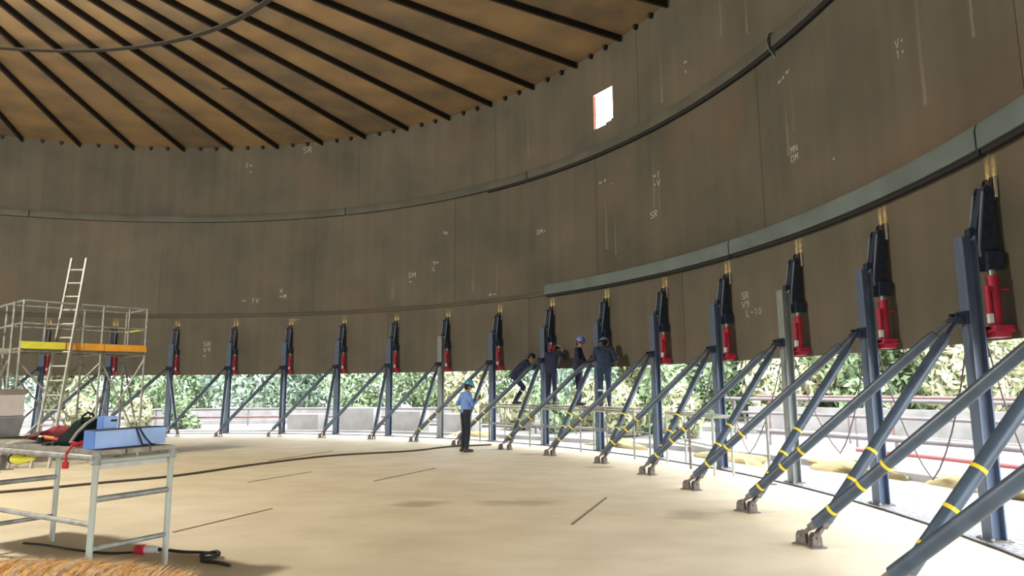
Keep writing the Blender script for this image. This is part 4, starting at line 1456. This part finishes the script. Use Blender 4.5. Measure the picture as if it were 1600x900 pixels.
mb = MB(); mb.tube((-.06, 0, -.09), (.06, 0, -.09), .008, n=8); mb.build('tommy_bar', M_CHROME, gc)

# cardboard carton on a grey tub at the left end of the table
gt = empty('plastic_tub', tw(.40, 2.72, TZ), atan2(TB.y, TB.x))
tag(gt, 'grey plastic tub under the white carton, left end of the table', 'tub')
mb = MB()
mb.add([(-.17, -.15, 0), (.17, -.15, 0), (.17, .15, 0), (-.17, .15, 0), (-.2, -.18, .22), (.2, -.18, .22), (.2, .18, .22), (-.2, .18, .22)], [(0, 3, 2, 1), (4, 5, 6, 7), (0, 1, 5, 4), (1, 2, 6, 5), (2, 3, 7, 6), (3, 0, 4, 7)])
mb.build('body', mat('tub_grey', (.30, .29, .26, 1), .6, noise=.3, scale=6), gt, bevel=.01)
mb = MB(); mb.box((0, 0, .225), (.42, .38, .018)); mb.build('rim', mat('tub_rim', (.35, .33, .3, 1), .6), gt, bevel=.004)
ct = empty('carton', tw(.40, 2.72, TZ + .236), atan2(TB.y, TB.x))
tag(ct, 'pale cardboard carton with brown lid band stacked on the grey tub', 'carton')
M_CART = mat('carton_card', (.78, .68, .60, 1), .85, noise=.15, scale=8)
mb = MB(); mb.box((0, 0, .12), (.38, .33, .238)); mb.build('body', M_CART, ct, bevel=.004)
mb = MB(); mb.box((0, 0, .265), (.41, .36, .065)); mb.build('lid', mat('carton_lid', (.36, .29, .23, 1), .85, noise=.2, scale=8), ct, bevel=.004)
M_PRINT = mat('grey_print', (.14, .11, .10, 1), .9)
for x, z, w, h in [(.06, .13, .03, .012), (.02, .135, .012, .018), (-.02, .13, .022, .014), (-.06, .13, .02, .012), (.1, .07, .05, .012)]:
    mb = MB(); mb.box((x, .1655, z), (w, .001, h)); mb.build('print_mark', M_PRINT, ct)

# ------------------------------------------------------------------ heavy coir rope in the foreground
rope = empty('coir_rope', (-4.0, 5.9, 0))
tag(rope, 'thick orange brown coir rope lying across the bottom left foreground', 'rope')
ctr = [Vector((-2.2, -.20, .11)), Vector((-1.5, .0, .105)), Vector((-1.0, .06, .10)), Vector((-.6, .02, .11)), Vector((-.2, .0, .115)), Vector((.2, -.02, .115)), Vector((.55, -.03, .11)), Vector((.85, -.04, .10)), Vector((1.15, -.07, .085)), Vector((1.42, -.16, .07)), Vector((1.65, -.40, .06))]


def spline(P, per=10):
    out = []
    P = [P[0] * 2 - P[1]] + P + [P[-1] * 2 - P[-2]]
    for i in range(1, len(P) - 2):
        p0, p1, p2, p3 = P[i - 1:i + 3]
        for k in range(per):
            u = k / per
            out.append(.5 * ((2 * p1) + (p2 - p0) * u + (2 * p0 - 5 * p1 + 4 * p2 - p3) * u * u + (3 * p1 - p0 - 3 * p2 + p3) * u ** 3))
    out.append(P[-2])
    return out


cl = spline(ctr, 22)
cols = 2 * [(.60, .25, .07), (.78, .45, .10), (.45, .22, .10), (.62, .42, .26), (.82, .50, .12), (.50, .20, .06), (.66, .36, .12)]
frames = []
for i, p in enumerate(cl):
    d = (cl[min(i + 1, len(cl) - 1)] - cl[max(i - 1, 0)]).normalized()
    s = d.cross(Vector((0, 0, 1))).normalized()
    frames.append((p, d, s, s.cross(d)))
dist = [0]
for i in range(1, len(cl)): dist.append(dist[-1] + (cl[i] - cl[i - 1]).length)
NS = 13
for k in range(NS):
    pts = []
    for i, (p, d, s, u) in enumerate(frames):
        a = 2 * pi * k / NS + dist[i] * 9.5
        pts.append(p + (s * cos(a) + u * sin(a)) * p.z * .78)
    mb = MB(); mb.poly(pts, [p.z * .225 for p, _, _, _ in frames], 8)
    cc = cols[k]
    mb.build('strand', mat('coir_%d' % k, cc + (1,), .95, noise=.55, scale=26, bump=.6), rope, smooth=60)
mb = MB(); mb.poly(cl, [p.z * .72 for p in cl], 14)
mb.build('core', mat('coir_core', (.20, .10, .04, 1), .95), rope, smooth=60)
rnd = random.Random(9)
for nm, cc, cnt in (('loose_fibres', (.62, .40, .18, 1), 1300), ('pale_fibres', (.74, .62, .44, 1), 800), ('orange_fibres', (.80, .36, .08, 1), 700)):
    mb = MB()
    for _ in range(cnt):
        i = rnd.randrange(30, len(cl) - 2)
        p, d, s, u = frames[i]
        a = rnd.uniform(-.3, pi + .3)
        r = p.z * .99
        b0 = p + (s * cos(a) + u * sin(a)) * r + d * rnd.uniform(-.03, .03)
        tang = (-s * sin(a) + u * cos(a))
        dirv = (d * .70 + tang * .72 + (s * cos(a) + u * sin(a)) * rnd.uniform(-.02, .30)).normalized()
        l = rnd.uniform(.05, .13)
        w = dirv.cross(s * cos(a) + u * sin(a))
        w = (w.normalized() if w.length > .1 else Vector((1, 0, 0))) * rnd.uniform(.0012, .0028)
        e = b0 + dirv * l
        if e.z > 0.004 and b0.z > 0.004:
            mb.add([b0 - w, b0 + w, e + w * .3, e - w * .3], [(0, 1, 2, 3)])
    o = mb.build(nm, mat('coir_' + nm, cc, .9, noise=.4, scale=30), rope)
    o['kind'] = 'stuff'

# ------------------------------------------------------------------ plug and cables
pg = empty('plug', (-3.66, 7.02, .055), 0.02)
tag(pg, 'red and white industrial plug lying on the floor under the table', 'plug')
mb = MB(); mb.lathe([(.001, -.07), (.038, -.07), (.045, -.06), (.045, .0), (.05, .005), (.05, .025), (.04, .03), (.001, .03)], 20, M=Matrix.Rotation(pi / 2, 3, 'Y'))
mb.build('red_shroud', mat('plug_red', (.55, .03, .05, 1), .4), pg, smooth=40)
mb = MB(); mb.lathe([(.001, .03), (.036, .03), (.038, .11), (.03, .13), (.03, .16), (.001, .16)], 20, M=Matrix.Rotation(pi / 2, 3, 'Y'))
mb.build('grip', mat('plug_white', (.70, .66, .62, 1), .5), pg, smooth=40)
mb = MB(); mb.lathe([(.001, .16), (.02, .16), (.014, .20), (.001, .20)], 12, M=Matrix.Rotation(pi / 2, 3, 'Y'))
mb.build('gland', M_BLACK, pg, smooth=40)


def cable(name, label, P, r_, m=M_BLACK, cat='cable', per=8):
    mb = MB(); mb.poly(spline([Vector(p) for p in P], per), r_, 8)
    o = mb.build(name, m, None, smooth=60)
    tag(o, label, cat)
    return o


cable('power_cable', 'black cable running from the red plug to a tangle right of the table', [(-3.46, 7.02, .055), (-3.25, 7.03, .03), (-3.05, 7.06, .016), (-2.92, 6.98, .016), (-2.88, 6.88, .016), (-2.95, 6.80, .03), (-3.02, 6.90, .03), (-2.9, 6.97, .045),
      (-2.84, 6.84, .03), (-2.95, 6.74, .016), (-2.75, 6.66, .016), (-2.6, 6.55, .016)], .015)
cable('floor_cable', 'long dark cable stretched across the floor behind the standing man', [(-9.6, 10.4, .02), (-8.1, 11.11, .02), (-7.15, 12.06, .02), (-6.24, 13.01, .02), (-5.43, 14.81, .02), (-4.27, 16.58, .02), (-2.6, 17.57, .02), (-1.75, 18.7, .02), (-.6, 19.3, .02)], .022, mat('cable_dark', (.05, .035, .02, 1), .7))
cable('under_table_cable', 'thin black cable on the floor between the table legs', [(-5.2, 7.55, .012), (-4.9, 7.45, .012), (-4.5, 7.25, .012), (-4.05, 7.08, .012), (-3.74, 7.02, .03)], .011)

# ------------------------------------------------------------------ outside: trees, bushes, kerbs, pipes
M_LEAF = [None] * 4


def leaf_mat(name, c1, c2):
    m = mat(name, c1, .7, col2=c2, scale=1.3, detail=3)
    return m


LM = [leaf_mat('leaf_fresh', (.27, .35, .19, 1), (.20, .29, .16, 1)), leaf_mat('leaf_blue_green', (.235, .32, .25, 1), (.255, .335, .22, 1)), leaf_mat('leaf_yellow', (.42, .42, .26, 1), (.34, .37, .21, 1))]
M_BARK = mat('bark', (.22, .18, .14, 1), .9, noise=.4, scale=8)


def crown_mesh(seed, rx, rz, z0, n, m, blobs=9):
    rnd = random.Random(seed)
    bl = []
    for _ in range(blobs):
        a, q = rnd.uniform(0, 2 * pi), rnd.uniform(0, .75)
        bl.append((Vector((rx * q * cos(a), rx * q * sin(a), z0 + rz * rnd.uniform(-.85, .8))), rx * rnd.uniform(.35, .6)))
    mb = MB()
    for _ in range(n):
        c, r = rnd.choice(bl)
        d = Vector((rnd.gauss(0, 1), rnd.gauss(0, 1), rnd.gauss(0, 1))).normalized()
        p = c + d * r * rnd.uniform(.55, 1.0)
        if p.z < .05: p.z = .05 + rnd.random() * .3
        nrm = (d + Vector((rnd.gauss(0, .5), rnd.gauss(0, .5), rnd.gauss(0, .5)))).normalized()
        u = nrm.orthogonal().normalized()
        w = nrm.cross(u)
        an = rnd.uniform(0, pi)
        u, w = u * cos(an) + w * sin(an), w * cos(an) - u * sin(an)
        l, k = rnd.uniform(.12, .22), rnd.uniform(.05, .085)
        mb.add([p - u * l, p + w * k, p + u * l, p - w * k], [(0, 1, 2, 3)])
    return mb.mesh('foliage', m)


CR = [crown_mesh(21, 2.6, 2.1, 2.35, 6800, LM[0], 13), crown_mesh(22, 2.8, 2.2, 2.45, 6800, LM[1], 13), crown_mesh(23, 2.6, 2.1, 2.35, 6800, LM[2], 13), crown_mesh(24, 2.8, 2.2, 2.45, 6800, LM[0], 13)]
BU = [crown_mesh(31, 1.1, .7, .75, 1500, LM[2], 7), crown_mesh(32, 1.2, .8, .85, 1500, LM[0], 7)]
TRK = []
for s in range(2):
    rnd = random.Random(50 + s)
    mb = MB()
    tip = Vector((rnd.uniform(-.3, .3), rnd.uniform(-.3, .3), 3.2))
    mb.poly([Vector((0, 0, 0)), Vector((.05, 0, 1.2)), tip], [.14, .10, .05], 8)
    for k in range(5):
        a = k * 1.3 + s
        b0 = Vector((0, 0, 0)).lerp(tip, .45 + .1 * k)
        mb.poly([b0, b0 + Vector((cos(a) * .6, sin(a) * .6, .6)), b0 + Vector((cos(a) * 1.2, sin(a) * 1.2, 1.3))], [.05, .035, .012], 6)
    TRK.append(mb.mesh('trunk', M_BARK))
rnd = random.Random(77)
POSTPX = [55, 162, 260, 353, 441, 525, 607, 689, 770, 853, 939, 1031, 1131, 1244, 1380, 1558]
KIND = ['fresh green', 'blue green', 'yellow green', 'fresh green']


def dir_pt(px, r_, z=0.0):
    """point outside the tank at tank radius r_, in the bearing seen at picture column px"""
    k = (px - 800) / 1067
    a, b, c = 1 + k * k, -2 * (k * CX + CY), CX * CX + CY * CY - r_ * r_
    y = (-b + sqrt(b * b - 4 * a * c)) / (2 * a)
    return Vector((k * y, y, z))


def gap_name(px):
    k = sum(1 for q in POSTPX if q < px)
    if k == 0: return 'left of the first post'
    if k == 16: return 'right of the nearest post'
    return 'between the %s and %s posts from left' % (ORD[k - 1], ORD[k])


spots = [(10, 1), (108, 2), (211, 0), (306, 0), (397, 1), (483, 1), (566, 0), (648, 3), (730, 2), (812, 0), (896, 1), (985, 2), (1081, 0), (1160, 1), (1215, 2), (1285, 2), (1345, 0), (1415, 2), (1500, 2), (1590, 2)]
for nt, (px, kind) in enumerate(spots):
    q = dir_pt(px, 36 + 4.5 * (nt % 2) + (2 if px > 1240 else 0), -.26)
    tr = empty('tree', q, rnd.uniform(0, 6))
    s_ = rnd.uniform(1.1, 1.3) + (.25 if nt == 17 else 0)
    tr.scale = (s_, s_, s_ * rnd.uniform(1.0, 1.2))
    tag(tr, ('tall ' if nt in (17,) else '') + '%s tree outside, %s' % (KIND[kind], gap_name(px)), 'tree', 'far row of trees')
    link_mesh('trunk', TRK[nt % 2], tr)
    link_mesh('foliage', CR[kind], tr)
for (px, r_, s_, k) in [(812, 25.0, 1.2, 0), (865, 24.0, 1.0, 1), (918, 26.0, 1.3, 0), (965, 23.8, 1.2, 0), (1012, 25.6, 1.3, 1), (1062, 24.5, 1.1, 0), (228, 24.5, .9, 0), (292, 24.5, .8, 1), (130, 25.0, 1.0, 0), (738, 26.0, 1.2, 0)]:
    b = empty('bush', dir_pt(px, r_, -.26), px)
    b.scale = (s_, s_, s_)
    tag(b, '%s bush outside, %s' % (['yellow green', 'fresh green'][k], gap_name(px)), 'bush', 'bushes outside the tank')
    link_mesh('foliage', BU[k], b)

# low white wall behind, kerbs and pipe runs
M_PIPE = mat('pale_pipe', (.17, .145, .15, 1), .5, noise=.25, scale=2)
M_PIPER = mat('rust_pipe', (.19, .105, .10, 1), .6, noise=.3, scale=3)
M_PINK = mat('barrier_red', (.30, .08, .08, 1), .6)
M_SOIL = mat('yellow_soil', (.27, .215, .10, 1), .95, noise=.3, scale=2, bump=.5)


def arcobj(name, label, cat, t0, t1, prof, m, n=40):
    o = ringseg(MB(), t0, t1, n, prof).build(name, m, None, smooth=40)
    o.location = C0
    tag(o, label, cat)
    return o


arcobj('boundary_wall', 'low pale boundary wall in front of the far trees', 'wall', -.75, .62, [(30.4, -.26), (30.65, -.26), (30.65, .45), (30.4, .45)], M_CONC)
arcobj('boundary_wall', 'low pale boundary wall on the right, in front of the far trees', 'wall', .80, 2.0, [(30.4, -.26), (30.65, -.26), (30.65, .7), (30.4, .7)], M_CONC)
arcobj('road_kerb', 'pale concrete kerb along the road outside the tank', 'kerb', -.75, 2.0, [(28, -.26), (28.2, -.26), (28.2, -.06), (28, -.06)], M_CONC)
arcobj('road_kerb', 'pale kerb nearest to the tank on the outside ground', 'kerb', -.75, 2.0, [(20.4, -.26), (20.6, -.26), (20.6, -.12), (20.4, -.12)], M_CONC)


def pipe_run(label, t0, t1, r_, z, rd, m, sup=True):
    root = empty('pipe_run', C0)
    tag(root, label, 'pipe')
    n = 24
    mb = MB(); mb.poly([(r_ * sin(t0 + (t1 - t0) * i / n), r_ * cos(t0 + (t1 - t0) * i / n), z) for i in range(n + 1)], rd, 10)
    mb.build('pipe', m, root, smooth=40)
    if sup:
        k = max(2, int((t1 - t0) / .16))
        for i in range(k + 1):
            t = t0 + (t1 - t0) * (i + .1) / (k + .2)
            mb = MB(); mb.tube((r_ * sin(t), r_ * cos(t), -.26), (r_ * sin(t), r_ * cos(t), z), rd * .7, n=8); mb.build('support', m, root)


pipe_run('upper pale pipe rail outside at the right', .84, 2.0, 26.5, 1.10, .06, M_PIPE)
pipe_run('rust red pipe rail beyond the pale rail at the right', .84, 2.0, 29.0, 1.15, .06, M_PIPER)
pipe_run('middle pale pipe rail outside at the right', .88, 2.0, 25.5, .65, .05, M_PIPE)
pipe_run('low pale pipe close to the ground at the right', .95, 2.0, 24.2, .15, .07, M_PIPE)
pipe_run('red barrier rail beyond the nearest kerb at the right', 1.15, 2.0, 22.3, .0, .05, M_PINK)
pipe_run('pale pipe rail outside behind the left posts', -.4, .62, 26.5, .55, .06, M_PIPE)
pipe_run('rust pipe rail outside behind the left posts', -.4, .40, 24.5, .25, .05, M_PIPER)
pipe_run('low pale rail outside behind the left posts', .1, .75, 23.2, .0, .06, M_PIPE)
for (px, r_, w, h) in [(483, 21.8, 1.4, .75), (562, 22.2, 1.8, 1.0), (640, 21.6, 1.5, .9), (722, 21.8, 1.4, .8)]:
    q = dir_pt(px, r_)
    t = atan2(q.x - CX, q.y - CY)
    lab = 'white concrete block outside, ' + gap_name(px)
    b = empty('concrete_block', pt(t, r_, -.26), -t)
    tag(b, lab, 'block')
    mb = MB(); mb.box((0, 0, h / 2), (w, .8, h)); mb.build('body', M_CONC, b, bevel=.03)
    for s in (-1, 1):
        mb = MB(); mb.poly([(s * w * .25 - .08, 0, h), (s * w * .25 - .06, 0, h + .10), (s * w * .25 + .06, 0, h + .10), (s * w * .25 + .08, 0, h)], .012, 6); mb.build('lifting_loop', M_FOOT, b)
for (px, r_, sx, sy, sz) in [(735, 19.6, 1.0, .5, .30), (955, 19.4, .9, .5, .28), (1130, 19.2, 1.0, .5, .26), (1320, 20.4, 1.1, .5, .24), (1490, 20.6, .9, .4, .22), (1585, 20.6, .8, .4, .26)]:
    q = dir_pt(px, r_)
    t = atan2(q.x - CX, q.y - CY)
    lab = 'yellow soil mound outside, ' + gap_name(px)
    o = heap('soil_mound', lab, 'soil', pt(t, r_, -.265), sx, sy, sz, M_SOIL, int(t * 100))
    o.rotation_euler = (0, 0, -t)
